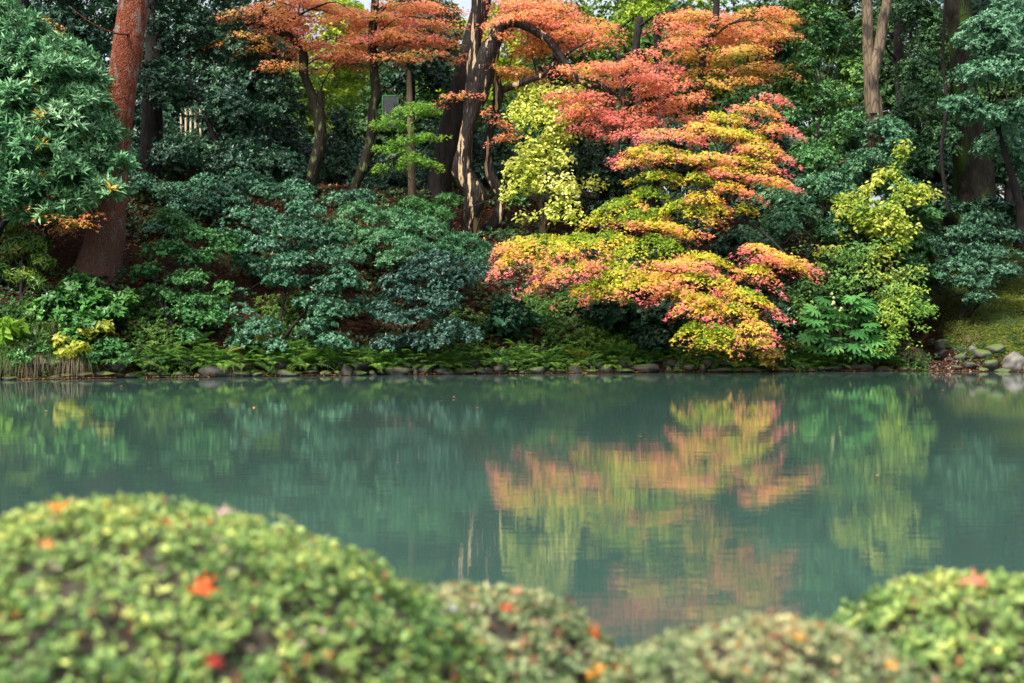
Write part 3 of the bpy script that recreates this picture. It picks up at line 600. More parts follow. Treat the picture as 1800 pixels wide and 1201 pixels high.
ever('camellia_tree', 'dark evergreen closing the view behind the two curved maple trunks', (600, 335, 33),
     [(590, 290, 50, 40, 32.6, 1), (600, 230, 30, 40, 33, .9), (690, 310, 45, 30, 33, 1), (760, 260, 40, 50, 33.5, 1), (640, 330, 50, 20, 32, .8), (770, 310, 40, 30, 33, 1)], fill=.9)
ever('camellia_tree', 'dense dark evergreen with hanging boughs between the S shaped trunk and the leaning trunk', (722, 330, 34.5),
     [(740, 110, 75, 34, 34, 1.1), (730, 70, 70, 40, 34.5, 1.1), (690, 140, 40, 24, 34, .8), (770, 145, 35, 22, 34, .8), (750, 20, 60, 30, 35, 1)], trunk=[[(722, 350, 34.5, 16), (722, 200, 34.5, 15), (724, 100, 34.5, 12), (724, 20, 34.5, 7)]])
ever('camellia_tree', 'dark glossy evergreen in the shade behind the lemon yellow curtains', (1060, 360, 31.5),
     [(1050, 300, 50, 40, 31, .9), (1100, 320, 50, 40, 31, .9), (1020, 240, 40, 40, 31.5, .8), (880, 250, 40, 60, 32, .8), (1080, 380, 50, 24, 30, .8), (900, 330, 30, 40, 32, .8)])
ever('holly_tree', 'tall mid green evergreen right of the orange maple, speckled with light leaves', (1440, 420, 30),
     [(1440, 60, 60, 50, 31, 1.1), (1500, 120, 50, 50, 31, 1.1), (1400, 130, 50, 45, 31, 1.1), (1450, 180, 60, 40, 30.5, 1.1), (1380, 200, 40, 34, 30.5, .9), (1480, 230, 60, 40, 30, 1), (1430, 280, 55, 34, 29.6, 1), (1520, 60, 30, 40, 31, .8), (1420, -10, 70, 40, 31, 1)],
     cols=((.03, .11, .04), (.07, .20, .055), (.18, .34, .07)), cr=.26, size=.07)
ever('holly_tree', 'dark small leaved evergreen in the middle of the right bank behind the yellow green bush', (1440, 460, 29),
     [(1450, 330, 70, 34, 29, .9), (1520, 300, 60, 40, 29, .9), (1550, 240, 60, 40, 29.4, 1), (1400, 360, 50, 34, 28.8, .8), (1370, 400, 46, 34, 28.4, .8), (1480, 390, 60, 34, 28.6, .8), (1580, 340, 40, 34, 29, .8), (1350, 350, 40, 40, 29, .8), (1330, 415, 40, 30, 28.2, .6)],
     cols=((.035, .12, .06), (.06, .18, .09), (.11, .25, .11)), cr=.26, size=.07, bark=B_pole, trunk=[[(1440, 475, 29, 9), (1441, 420, 29, 9), (1445, 360, 29, 8), (1450, 300, 29, 5)]])
ever('holly_tree', 'shadowy evergreen between the forked tan trunk and the mossy trunk', (1610, 380, 32.5),
     [(1620, 130, 45, 50, 33, 1.1), (1610, 200, 55, 40, 32.5, 1.1), (1640, 260, 50, 40, 32, 1), (1600, 290, 50, 30, 32, 1), (1630, 60, 40, 50, 33.5, 1), (1600, 10, 50, 30, 33.5, 1)], cols=((.03, .09, .035), (.05, .14, .05), (.10, .19, .05)))
ever('holly_tree', 'evergreen with drooping pale lit sprays in front of the mossy trunk at the upper right', (1790, 420, 29.5),
     [(1740, 60, 60, 40, 29, .8), (1790, 110, 50, 40, 29, .9), (1720, 130, 55, 26, 28.6, .7), (1690, 185, 50, 16, 28.4, .5), (1720, 200, 55, 16, 28.4, .6), (1780, 200, 50, 30, 29, .8), (1780, 30, 50, 40, 29.4, .9), (1810, 280, 50, 40, 30, 1), (1760, 250, 40, 30, 30, .8)],
     cols=((.06, .17, .09), (.10, .25, .14), (.16, .34, .20)), size=.075, cr=.26)
ever('holly_tree', 'dark evergreen low behind the mossy trunk at the right edge', (1770, 400, 33),
     [(1770, 270, 50, 60, 33, 1), (1640, 340, 30, 20, 33, .8), (1800, 340, 40, 30, 33.5, .8), (1720, 20, 60, 60, 34, 1)], fill=.8)

ever('camellia_tree', 'dark evergreen closing the gap right behind the pink maple top', (1320, 440, 32),
     [(1330, 240, 60, 50, 32, 1.1), (1290, 310, 60, 50, 32, 1), (1230, 360, 60, 50, 32, 1), (1380, 300, 50, 50, 31, 1), (1350, 370, 50, 40, 30.5, .8), (1140, 350, 60, 50, 32.5, 1), (1180, 250, 60, 50, 34, 1)], fill=.8)
ever('camellia_tree', 'dark evergreen at the bank crest left of the lime green maple', (590, 350, 34),
     [(560, 290, 70, 50, 34, 1.1), (640, 300, 60, 50, 35, 1), (740, 300, 60, 40, 35.5, 1), (840, 290, 60, 60, 35.5, 1), (480, 240, 60, 60, 33, 1)], fill=.8)
# forked tan trunk
YK = 29.5
tree('forked_tree', 'smooth tan forked trunk catching light at the upper right', 'tree', (1545, 300, YK),
     [[(1540, 330, YK, 34), (1538, 240, YK, 32), (1535, 180, YK, 30), (1530, 140, YK, 22), (1526, 80, YK, 18), (1524, 0, YK, 17), (1518, -150, YK, 14)],
      [(1536, 200, YK-.1, 22), (1534, 140, YK-.1, 22), (1545, 90, YK-.1, 20), (1552, 40, YK-.1, 18), (1560, 0, YK-.1, 17), (1585, -150, YK-.1, 12)]], B_tan,
     clump_pads([(1550, -190, 200, 60, YK, 1.5)], cr=.4, size=.1, cols=((.03, .09, .02), (.07, .15, .03))), M_soft, seg=16, rough=.08)
YL = 32.5
tree('mossy_tree', 'massive dark trunk coated with green moss near the right edge', 'tree', (1708, 372, YL),
     [[(1712, 400, YL, 110), (1708, 365, YL, 88), (1706, 310, YL, 68), (1700, 240, YL, 56), (1696, 120, YL, 46), (1686, 0, YL, 40), (1680, -180, YL, 34)]], B_moss,
     clump_pads([(1680, -200, 200, 60, YL, 1.5)], cr=.4, size=.1), M_ever, seg=22, rough=.14)
# three slim trunks in the sunlit wood behind, each with a light crown
for i, (px, w, y1, lab) in enumerate([(1120, 15, 30, 'dark broken topped trunk in front of the sunny yellow green wood'), (1158, 11, -60, 'slim straight trunk just right of the broken topped one'), (1090, 10, 120, 'short slim leaning trunk left of the broken topped one'), (1660, 6, -40, 'very thin pole trunk beside the mossy giant'), (1580, 16, -60, 'dark trunk in the shade right of the forked tan one')]):
    Y = (36, 36.5, 37, 30.5, 35)[i]
    cc = ((.16, .30, .02), (.34, .44, .03)) if i < 3 else dk
    tree('slim_tree', lab, 'tree', (px, 340, Y), [[(px+6, 370, Y, w*1.1), (px-5, 270, Y, w), (px+4, 180, Y, w), (px-3, 100, Y, w*.95), (px+5, y1, Y, w*.8)], [(px, 110, Y, w*.4), (px-18, 90, Y-.2, w*.3), (px-24, 76, Y-.3, w*.2)], [(px, 50, Y, w*.4), (px+30, 28, Y-.2, w*.3), (px+60, 20, Y-.3, w*.2)]], B_black,
         clump_pads([(px+rngF.uniform(-20, 20), (20, -10, 60, -60, -70)[i], 46, 26, Y+.5, .8)], cr=.3, size=.1, cols=cc, nw=14, k=5), M_soft)

# background wood: rows of individual trees, sunlit ones towards the middle
bgt = [ # px, Y, top py, bottom py, half width px, colours
 (200, 37, 250, 345, 75, 0), (310, 38, 230, 345, 75, 1), (420, 39, 250, 345, 75, 0), (530, 37, 230, 345, 75, 0), (640, 38, 250, 345, 75, 1), (750, 39, 230, 345, 75, 0), (860, 37, 250, 345, 75, 1), (970, 38, 230, 345, 75, 0), (1080, 39, 250, 345, 75, 0), (1190, 37, 230, 345, 75, 1), (1300, 38, 250, 345, 75, 0), (1410, 39, 230, 345, 75, 1), (1520, 37, 250, 345, 75, 0), (1630, 38, 230, 345, 75, 0), (1740, 39, 250, 345, 75, 1), (1850, 37, 230, 345, 75, 0),
 (520, 39, 120, 340, 60, 2), (590, 41, -60, 130, 50, 3), (655, 39, 150, 340, 50, 1), (760, 38, -60, 150, 50, 1), (880, 38, 160, 340, 50, 1), (950, 39, -60, 120, 50, 1), (1100, 40, -70, 60, 60, 2), (1190, 40, -60, 50, 50, 1), (1090, 41, 120, 340, 70, 2), (1290, 39, 180, 340, 70, 1), (410, 39, -60, 150, 70, 0),
 (330, 42, -60, 120, 90, 0), (210, 44, -60, 180, 90, 0), (60, 43, -60, 200, 100, 0), (470, 46, -80, 60, 70, 1), (560, 48, 90, 230, 80, 2), (640, 50, 60, 260, 60, 3), (700, 46, -60, 60, 70, 1), (800, 44, 20, 260, 70, 3), (790, 40, 160, 330, 60, 0),
 (900, 43, -60, 170, 80, 3), (990, 45, -40, 160, 80, 2), (1060, 44, 20, 200, 70, 3), (1140, 46, -20, 190, 80, 3), (1210, 43, 0, 220, 70, 3), (1290, 45, -60, 160, 80, 2), (1350, 42, -60, 190, 70, 1), (1430, 47, -60, 150, 90, 2), (1510, 46, -60, 160, 80, 4), (1600, 44, -60, 200, 80, 1), (1700, 46, -60, 240, 90, 0), (1800, 44, -60, 250, 90, 1), (1330, 38, 180, 330, 60, 0), (1180, 39, 200, 340, 70, 0), (1000, 39, 200, 340, 70, 0), (450, 40, 180, 320, 70, 0), (250, 38, 180, 330, 70, 0), (100, 36, 220, 380, 80, 0), (1650, 42, 250, 350, 60, 5), (1770, 40, 230, 340, 50, 5), (1560, 40, 220, 330, 60, 1), (-60, 36, 0, 380, 90, 0), (1880, 38, 0, 380, 90, 0)]
pal = [dk, ((.03, .09, .025), (.07, .15, .04)), ((.08, .17, .03), (.18, .28, .04)), ((.16, .30, .02), (.36, .46, .03), (.55, .55, .05)), ((.07, .13, .09), (.12, .20, .13)), ((.22, .16, .03), (.36, .24, .04))]
pname = ['blackish evergreen', 'mid green leafy tree', 'light green leafy tree', 'sunlit yellow green tree', 'blue green conifer', 'golden leaved tree']
where = lambda px: ('at the left edge' if px < 140 else 'beyond the red pine trunk' if px < 300 else 'left of the two orange maples' if px < 500 else 'seen between the two orange maples' if px < 680 else 'left of the rotten maple' if px < 850 else 'above the lemon yellow tree' if px < 1020 else 'behind the red leaves' if px < 1170 else 'behind the upper orange maple' if px < 1380 else 'left of the forked tan trunk' if px < 1535 else 'right of the forked tan trunk' if px < 1660 else 'behind the mossy giant' if px < 1760 else 'at the right edge')
def bglab(px, Y, t0, b0, ci):
    lab = f"{'far' if Y > 43 else 'further' if Y > 39 else 'nearer'} {pname[ci]} in the wood {where(px)}"
    if t0 > 150: lab += ', low down'
    elif t0 > 50: lab += ', halfway up'
    return lab
bgt.sort(); labs = [bglab(px, Y, t0, b0, ci) for px, Y, t0, b0, hw, ci in bgt]; first = ['first', 'second', 'third', 'fourth', 'fifth', 'sixth', 'seventh']
for bi, (px, Y, t0, b0, hw, ci) in enumerate(bgt):
    b0 = max(b0, 250 if ci in (2, 3) else 330) if t0 < 150 else b0
    h = (b0-t0)/2; cyy = (b0+t0)/2
    pads = [(px, cyy, hw, h, Y, 1.8), (px-hw*.5, cyy+h*.4, hw*.6, h*.5, Y, 1.3), (px+hw*.5, cyy-h*.2, hw*.6, h*.5, Y, 1.3)]
    pr = clump_pads(pads, cr=.55, flat=.6, fill=1.5, nw=22, k=6, size=.17, cols=pal[ci], gap=-.8)
    lab = labs[bi]
    if labs.count(lab) > 1: lab = f'{first[labs[:bi].count(lab)]} '+lab.replace(' in the wood', '')+', counted from the left'
    base = (px, 345, Y)
    if len(lab.split()) > 16: lab = lab.replace(', counted from the left', ' from left')
    assert len(lab.split()) <= 16, lab
    tree('background_tree', lab, 'tree', base, [[(px, 375, Y, 12), (px+5, 250, Y, 11), (px, cyy+h*.3, Y, 9), (px, cyy-h*.6, Y, 4)]], B_black, pr, M_soft if ci else M_ever, centers(pads), group='trees of the wood behind the bank')

# ------------------------------------------------------------------ shrubs on the bank
def shrub(name, label, base, pads, cat='shrub', cols=dk, mt=None, stems=3, spread=18, bark=B_black, tmpl=T_KITE, loose=None, **kw):
    a = dict(cr=.24, flat=.5, nw=24, k=7, size=.062, alpha=1.05, up=.9); a.update(kw)
    Y = base[2] if len(base) > 2 else hit(*base)
    b0 = at(base[0], base[1], Y); b0[2] = float(height(b0[0], b0[1]))-.03
    t = empty(name, b0, label, cat)
    mb = MB(); rng = np.random.default_rng(nseed()); cs = centers(pads); S = []
    for i in range(stems):
        tg = cs[int(rng.integers(len(cs)))] if i else cs[0]
        st = b0+np.array([rng.normal(0, .05), rng.normal(0, .05), 0])
        mid = st+(tg-st)*.5+rng.normal(0, .12, 3)
        Q = spline(np.array([[*st, .035], [*mid, .025], [*tg, .01]]), 6); mb.tube(Q[:, :3], Q[:, 3], 7, .12, nseed()); S.append(Q)
    S = np.vstack(S)
    for c in cs: reach(mb, S, c, .018, nseed())
    mb.build('stems', bark, t)
    leaf_object('foliage', leafy(pads, cols=cols, tmpl=tmpl, **loose) if loose else clump_pads(pads, cols=cols, tmpl=tmpl, **a), mt or M_ever, t)
    return t
bl = ((.032, .115, .065), (.06, .175, .098), (.095, .24, .135))
gr = ((.03, .12, .03), (.055, .19, .05), (.10, .26, .065))
shrub('evergreen_shrub', 'small leaved evergreen shrub in flat green layers right of the pine foot', (318, 610),
      [(300, 385, 50, 14, 26.2, .5), (345, 410, 60, 14, 26.0, .5), (290, 440, 55, 14, 25.6, .5), (350, 455, 60, 14, 25.6, .5), (270, 478, 50, 14, 25.2, .5), (330, 490, 70, 15, 25.2, .5), (280, 520, 55, 14, 24.9, .5), (350, 530, 60, 14, 24.9, .5), (390, 500, 40, 16, 25.2, .5), (310, 555, 60, 12, 24.7, .4), (380, 560, 40, 12, 24.7, .4), (340, 590, 40, 9, 24.5, .3), (260, 365, 30, 14, 26.3, .4), (400, 430, 40, 20, 26, .5)], cols=gr, stems=4, gap=-.6)
shrub('evergreen_shrub', 'broad blue green shrub in the left middle spreading to a pointed right tip', (478, 612),
      [(470, 340, 70, 22, 26.6, .6), (540, 365, 55, 18, 26.4, .6), (440, 385, 60, 22, 26.1, .6), (510, 400, 70, 22, 26.0, .6), (560, 420, 60, 18, 25.8, .5), (470, 430, 60, 18, 25.7, .5), (590, 450, 50, 16, 25.6, .5), (520, 460, 60, 18, 25.4, .5), (610, 495, 32, 10, 25.4, .4), (500, 492, 40, 12, 25.3, .4), (560, 500, 60, 18, 25.2, .5), (580, 540, 46, 20, 25.0, .4), (560, 575, 44, 16, 24.9, .4), (590, 600, 36, 12, 24.7, .3), (450, 575, 50, 14, 24.8, .4), (430, 600, 40, 12, 24.7, .3), (480, 610, 40, 10, 24.7, .3), (545, 530, 50, 16, 25.1, .4), (600, 480, 40, 12, 25.5, .4), (420, 550, 30, 12, 25, .3)], cols=bl, stems=4, gap=-.7)
shrub('evergreen_shrub', 'rounded dark blue green shrub right of the pointed one, drooping to the ferns', (700, 615),
      [(760, 462, 70, 20, 26.0, .6), (720, 490, 60, 20, 25.8, .5), (790, 495, 50, 24, 25.8, .5), (700, 520, 50, 18, 25.6, .5), (770, 530, 60, 24, 25.5, .5), (810, 545, 36, 24, 25.4, .4), (740, 560, 56, 18, 25.3, .4), (690, 560, 40, 16, 25.4, .4), (800, 580, 40, 18, 25.2, .4), (830, 590, 26, 12, 25.1, .3), (770, 595, 40, 12, 25.1, .3), (680, 600, 40, 14, 25.2, .3), (725, 600, 40, 14, 25.2, .3), (670, 540, 26, 14, 25.6, .3), (840, 480, 36, 16, 26.2, .4)], cols=((.018, .065, .05), (.035, .10, .075), (.055, .13, .095)), stems=4, gap=-.8)
shrub('evergreen_shrub', 'long low green shrub behind, its top running below the curved maple trunks', (690, 470),
      [(620, 372, 45, 14, 27.6, .5), (680, 385, 55, 16, 27.5, .5), (740, 400, 60, 18, 27.3, .5), (800, 425, 50, 16, 27.2, .5), (850, 440, 34, 12, 27.2, .4), (660, 415, 60, 18, 27.0, .5), (720, 430, 60, 18, 26.8, .5), (640, 445, 40, 14, 26.8, .4), (700, 455, 50, 12, 26.6, .4), (770, 445, 50, 16, 26.8, .4), (600, 400, 40, 16, 27.3, .5), (830, 460, 40, 14, 26.8, .4)], cols=((.03, .11, .05), (.05, .17, .075), (.09, .24, .10)), stems=4, size=.075, tmpl=T_LANCE, k=9)
shrub('evergreen_shrub', 'upright green shrub right of the long low one, at the foot of the rotten maple', (790, 420),
      [(720, 360, 44, 12, 29.0, .5), (765, 375, 44, 14, 28.8, .5), (700, 380, 40, 12, 28.6, .4), (790, 350, 30, 14, 29.2, .4), (900, 360, 30, 14, 29.6, .4)], cols=gr, size=.08, k=5, tmpl=T_LANCE)
shrub('evergreen_shrub', 'dark undershrub behind the blue green one, under the camellia', (430, 380, 28.5),
      [(400, 420, 60, 22, 27.2, .5), (440, 470, 50, 24, 26.6, .5), (380, 350, 70, 22, 28, .5), (620, 350, 60, 14, 28.4, .5), (280, 400, 40, 20, 27.4, .4), (540, 440, 50, 20, 26.8, .5), (640, 540, 30, 24, 26, .4), (420, 520, 30, 24, 25.9, .4), (300, 340, 60, 20, 28.5, .6), (370, 330, 60, 26, 28.5, .6), (430, 320, 50, 24, 28.6, .6), (520, 335, 40, 20, 28.6, .5), (250, 330, 30, 24, 28.4, .5), (340, 370, 60, 20, 27.9, .5)], cols=bl)
# left corner shrubs
shrub('leafy_shrub', 'green and yellow leaved shrub with drooping leaves at the left edge below the big tree', (30, 530),
      [(40, 430, 45, 22, 25.3, .5), (60, 460, 40, 20, 25.1, .5), (20, 480, 45, 20, 25.0, .5), (55, 500, 40, 14, 24.8, .4), (0, 400, 40, 24, 25.5, .5)], cols=((.04, .12, .02), (.09, .2, .03), (.22, .3, .04)), size=.12, k=6, tmpl=T_LANCE, up=.2, alpha=1.6, mt=M_ever)
shrub('laurel_shrub', 'glossy laurel bush with bright broad leaves in front of the pine foot', (150, 600),
      [(140, 500, 36, 16, 24.6, .4), (120, 525, 46, 18, 24.4, .4), (170, 530, 44, 18, 24.4, .4), (225, 520, 24, 14, 24.6, .3), (110, 560, 44, 16, 24.2, .4), (160, 565, 44, 18, 24.1, .4), (75, 545, 28, 14, 24.4, .3), (200, 550, 30, 14, 24.3, .3), (130, 590, 40, 12, 24.0, .3)], cols=((.035, .14, .03), (.07, .22, .04), (.16, .34, .06)), size=.13, k=6, cr=.2, nw=10, alpha=1.3)
shrub('yellow_sprig', 'sprig of translucent yellow leaves hanging over the waterline below the laurel', (150, 640),
      [(118, 618, 20, 8, 23.5, .2), (140, 612, 20, 8, 23.5, .2), (155, 582, 18, 8, 23.8, .2), (185, 575, 16, 8, 23.9, .2), (110, 600, 12, 6, 23.6, .2)], cat='plant', cols=((.35, .42, .04), (.5, .5, .07)), mt=M_maple, size=.10, cr=.14, nw=6, k=3, tmpl=T_OVAL, alpha=1.5, up=.2)
shrub('broad_leaf_sprig', 'bright lime heart leaves at the far left edge above the hanging grass', (-10, 640, 23.6),
      [(8, 575, 22, 9, 23.3, .2), (32, 578, 14, 8, 23.3, .2), (5, 592, 14, 6, 23.3, .15)], cat='plant', cols=((.18, .36, .03), (.28, .46, .05)), mt=M_maple, size=.17, cr=.14, nw=5, k=2, tmpl=T_OVAL, alpha=1.5, up=.2, flat=.6)
shrub('leafy_shrub', 'little dark leaved bush at the waterline between the laurel and the first ferns', (210, 640),
      [(190, 610, 36, 14, 23.9, .3), (220, 625, 36, 12, 23.8, .3), (160, 625, 30, 10, 23.7, .3)], cols=gr, size=.07, cr=.2)
shrub('leafy_shrub', 'small dark leafed bush among the hanging grass at the far left waterline', (45, 645), [(30, 630, 40, 10, 23.2, .3), (75, 618, 26, 10, 23.4, .3)], cols=gr, size=.07, cr=.2)
# middle dark shrubs under the maple
for (lab, base, pads, cols, size) in [
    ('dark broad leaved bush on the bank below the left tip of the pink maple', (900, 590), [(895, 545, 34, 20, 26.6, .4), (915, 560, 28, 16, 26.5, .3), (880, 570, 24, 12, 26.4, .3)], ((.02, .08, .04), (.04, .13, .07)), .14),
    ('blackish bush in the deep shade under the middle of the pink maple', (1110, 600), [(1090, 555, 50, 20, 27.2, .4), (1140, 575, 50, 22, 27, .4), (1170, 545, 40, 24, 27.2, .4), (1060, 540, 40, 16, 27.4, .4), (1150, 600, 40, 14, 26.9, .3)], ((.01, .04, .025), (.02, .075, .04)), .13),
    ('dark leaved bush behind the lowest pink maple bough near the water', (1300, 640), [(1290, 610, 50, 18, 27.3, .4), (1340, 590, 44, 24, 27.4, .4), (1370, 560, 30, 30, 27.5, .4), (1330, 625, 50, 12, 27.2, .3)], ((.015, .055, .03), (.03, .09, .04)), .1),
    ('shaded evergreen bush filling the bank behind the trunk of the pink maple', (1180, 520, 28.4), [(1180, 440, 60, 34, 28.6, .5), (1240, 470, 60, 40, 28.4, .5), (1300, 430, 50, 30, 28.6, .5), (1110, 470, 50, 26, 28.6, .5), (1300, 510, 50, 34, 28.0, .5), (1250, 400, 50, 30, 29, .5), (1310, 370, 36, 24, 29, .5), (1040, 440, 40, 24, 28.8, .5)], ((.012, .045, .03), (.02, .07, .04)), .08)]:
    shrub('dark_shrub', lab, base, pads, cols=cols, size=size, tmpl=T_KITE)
# right bank
shrub('yellow_bush', 'tall yellow green bush with arching sprays, the brightest on the right bank', (1530, 560),
      [(1520, 345, 40, 18, 28.2, .5), (1590, 345, 56, 14, 28.1, .4), (1500, 372, 36, 18, 28.0, .4), (1560, 375, 46, 20, 27.9, .4), (1605, 330, 36, 10, 28.1, .3), (1480, 350, 26, 12, 28.3, .3), (1560, 300, 26, 20, 28.4, .3), (1575, 400, 40, 16, 27.8, .3), (1535, 395, 40, 16, 27.9, .3), (1582, 425, 22, 14, 27.8, .3), (1550, 325, 40, 14, 28.2, .4), (1585, 262, 14, 20, 28.4, .2)],
      cols=((.06, .18, .03), (.36, .46, .06), (.66, .68, .15)), mt=M_maple, tmpl=T_KITE, stems=5, loose=dict(dens=270, k=4, size=.115, gap=-.5))
shrub('yellow_bush', 'sparse twiggy bush with small yellow leaves above the big palmate plant', (1530, 600),
      [(1450, 440, 44, 12, 27.9, .3), (1500, 450, 50, 22, 27.7, .4), (1550, 440, 50, 24, 27.8, .4), (1510, 485, 60, 22, 27.6, .4), (1570, 485, 40, 22, 27.7, .4), (1430, 470, 40, 12, 27.8, .3), (1470, 500, 50, 16, 27.6, .3), (1570, 515, 50, 18, 27.5, .4), (1610, 480, 24, 16, 27.6, .2), (1400, 440, 26, 8, 27.8, .2), (1500, 410, 34, 16, 28, .3), (1545, 530, 40, 20, 27.5, .3)],
      cols=((.06, .18, .05), (.18, .34, .07), (.55, .52, .06)), mt=M_soft, tmpl=T_KITE, stems=7, loose=dict(dens=230, k=3, size=.09, gap=-.4))
shrub('green_bush', 'fresh green bush leaning right over the inlet beside the palmate plant', (1560, 620),
      [(1590, 535, 44, 18, 27.3, .4), (1622, 550, 26, 10, 27.2, .3), (1560, 560, 40, 18, 27.2, .4), (1600, 572, 36, 12, 27.1, .3), (1555, 590, 36, 16, 27.1, .3), (1580, 605, 36, 12, 27.0, .3), (1545, 618, 26, 12, 27.0, .3), (1600, 510, 34, 14, 27.4, .3), (1632, 540, 18, 8, 27.2, .2), (1590, 590, 26, 10, 27, .3)],
      cols=((.10, .25, .04), (.22, .42, .06), (.48, .54, .08)), mt=M_maple, tmpl=T_KITE, stems=5, loose=dict(dens=290, k=3, size=.08, gap=-.45))
shrub('leafy_shrub', 'green leafy bush at the waterline left of the palmate plant', (1400, 640),
      [(1390, 570, 40, 26, 27.5, .4), (1400, 600, 40, 20, 27.4, .4), (1370, 625, 36, 14, 27.2, .3), (1420, 545, 40, 24, 27.6, .4), (1430, 500, 40, 24, 27.9, .4), (1470, 520, 40, 24, 27.9, .4), (1340, 640, 24, 8, 27.1, .2), (1480, 625, 50, 12, 27.2, .3), (1390, 520, 30, 24, 27.8, .4)],
      cols=((.05, .15, .04), (.09, .24, .06), (.18, .34, .07)), size=.085, cr=.18, loose=dict(dens=230, k=3, size=.085, gap=-.5))
shrub('orange_green_sprig', 'bronze and lime sprig touching the water under the maple tip', (1360, 648),
      [(1350, 625, 30, 10, 26.9, .25), (1345, 640, 20, 6, 26.8, .2), (1330, 610, 16, 8, 27, .2)], cat='plant', cols=((.3, .3, .04), (.3, .17, .04)), mt=M_soft, size=.06, cr=.14, nw=14, k=5)
# layered blue green shrub at the right
shrub('cloud_shrub', 'blue green shrub in flat cloud layers growing on the mossy slope at the right', (1690, 560),
      [(1720, 385, 50, 14, 29.6, .5), (1700, 410, 60, 14, 29.3, .5), (1760, 415, 50, 14, 29.3, .5), (1680, 440, 50, 14, 29.0, .5), (1740, 445, 60, 15, 28.9, .5), (1690, 468, 55, 13, 28.7, .5), (1760, 475, 50, 13, 28.7, .5), (1700, 495, 50, 11, 28.5, .4), (1720, 525, 34, 9, 28.3, .3), (1640, 430, 30, 14, 29.3, .4), (1650, 480, 22, 10, 28.8, .3)],
      cols=((.03, .10, .06), (.055, .15, .085), (.08, .19, .11)), stems=3, cr=.24, size=.06, gap=-.8, fill=1.5)
shrub('evergreen_shrub', 'dark evergreen hedge like shrub behind the cloud layered one at the right', (1650, 420, 31),
      [(1620, 400, 40, 24, 31, .6), (1680, 370, 50, 18, 31.2, .6), (1640, 350, 40, 18, 31.5, .6), (1780, 375, 50, 22, 31, .6), (1800, 420, 40, 30, 30.6, .6), (1600, 440, 30, 24, 30.2, .5), (1650, 520, 24, 30, 29.6, .4), (1625, 500, 24, 30, 29.4, .4), (1740, 360, 40, 16, 31.2, .5)], cols=((.015, .06, .03), (.03, .10, .045)), size=.07)

M_flower = plainmat('cream_flower', (.38, .44, .22), .8)
shrub('dark_shrub', 'dark evergreen bush filling the shade behind the yellow green bush', (1540, 470, 29),
      [(1470, 410, 50, 24, 28.9, .5), (1540, 400, 60, 30, 29, .5), (1600, 430, 50, 30, 29, .5), (1520, 450, 60, 26, 28.6, .5), (1600, 480, 40, 26, 28.4, .5), (1450, 470, 40, 24, 28.5, .5), (1620, 380, 40, 24, 29.4, .5), (1530, 540, 50, 30, 28, .4), (1610, 540, 30, 24, 28, .4)], cols=((.03, .11, .03), (.06, .18, .05), (.12, .24, .06)), size=.085)
# --- palmate plant (fatsia): big nine lobed leaves on stalks, with pale flower heads
_v = [(0, 0, 0)]
for i, ang in enumerate(np.linspace(-125, 125, 9)):
    L_ = .62+.38*math.cos(R(ang)*.6)
    for da, rr in ((-14, .5), (-8, .82), (0, 1.0), (8, .82), (14, .5)):
        a = R(ang+da); _v.append((rr*L_*math.sin(a), rr*L_*math.cos(a), -.15*rr*rr+(.03 if da in (-8, 8) else 0)))
_f = [[0, i+1, i] for i in range(1, len(_v)-1)]
T_FATSIA = (np.array(_v), np.array(_f))
Yf = hit(1485, 640); bf = at(1485, 640, Yf); bf[2] = float(height(bf[0], bf[1]))
ft = empty('fatsia_plant', bf, 'glossy plant with large nine lobed leaves and a pale flower head near the water', 'plant')
rng = np.random.default_rng(3); n = 78
lx = rng.uniform(1420, 1545, n); ly = 512+rng.beta(1.3, 1.2, n)*115; w = np.abs(lx-1482)/65
ly = np.maximum(ly, 515+w*w*45); P = np.array([at(a, b, 27.25+rng.uniform(-.3, .35)-(b-560)/350) for a, b in zip(lx, ly)])
out = unit(np.stack([(lx-1482)/60, np.full(n, -.8), rng.normal(.0, .2, n)], 1))
D = out+np.array([0, -.1, -.35])+rng.normal(0, .2, (n, 3)); Nn = np.tile([0, -.55, 1.], (n, 1))+out*.35+rng.normal(0, .22, (n, 3))
C = ramp(rng.uniform(0, 1, n), [(.03, .12, .03), (.06, .21, .05), (.13, .32, .08)])
leaf_object('leaves', [(P, D, Nn, rng.uniform(.19, .29, n), C, T_FATSIA)], M_ever, ft)
mb = MB()
for p_ in P[::2]:
    mid = bf*.4+p_*.6+np.array([0, .1, .05]); Q = spline(np.array([bf+rng.normal(0, .05, 3), mid, p_]), 5); mb.tube(Q, np.linspace(.014, .005, len(Q)), 5)
mb.build('stalks', B_pole, ft)
for i in range(8):
    q = at(1470+rng.normal(0, 7), 535+rng.normal(0, 13), 26.85+rng.uniform(0, .2))
    bm = bmesh.new(); bmesh.ops.create_icosphere(bm, subdivisions=3, radius=.027)
    for k_, v in enumerate(bm.verts): v.co = v.co*(1+.25*math.sin(v.co.x*210)*math.sin(v.co.y*190+1)*math.sin(v.co.z*200))+Vector(q-bf)
    me = bpy.data.meshes.new('flower_head'); bm.to_mesh(me); bm.free(); link('flower_head', me, M_flower, ft)

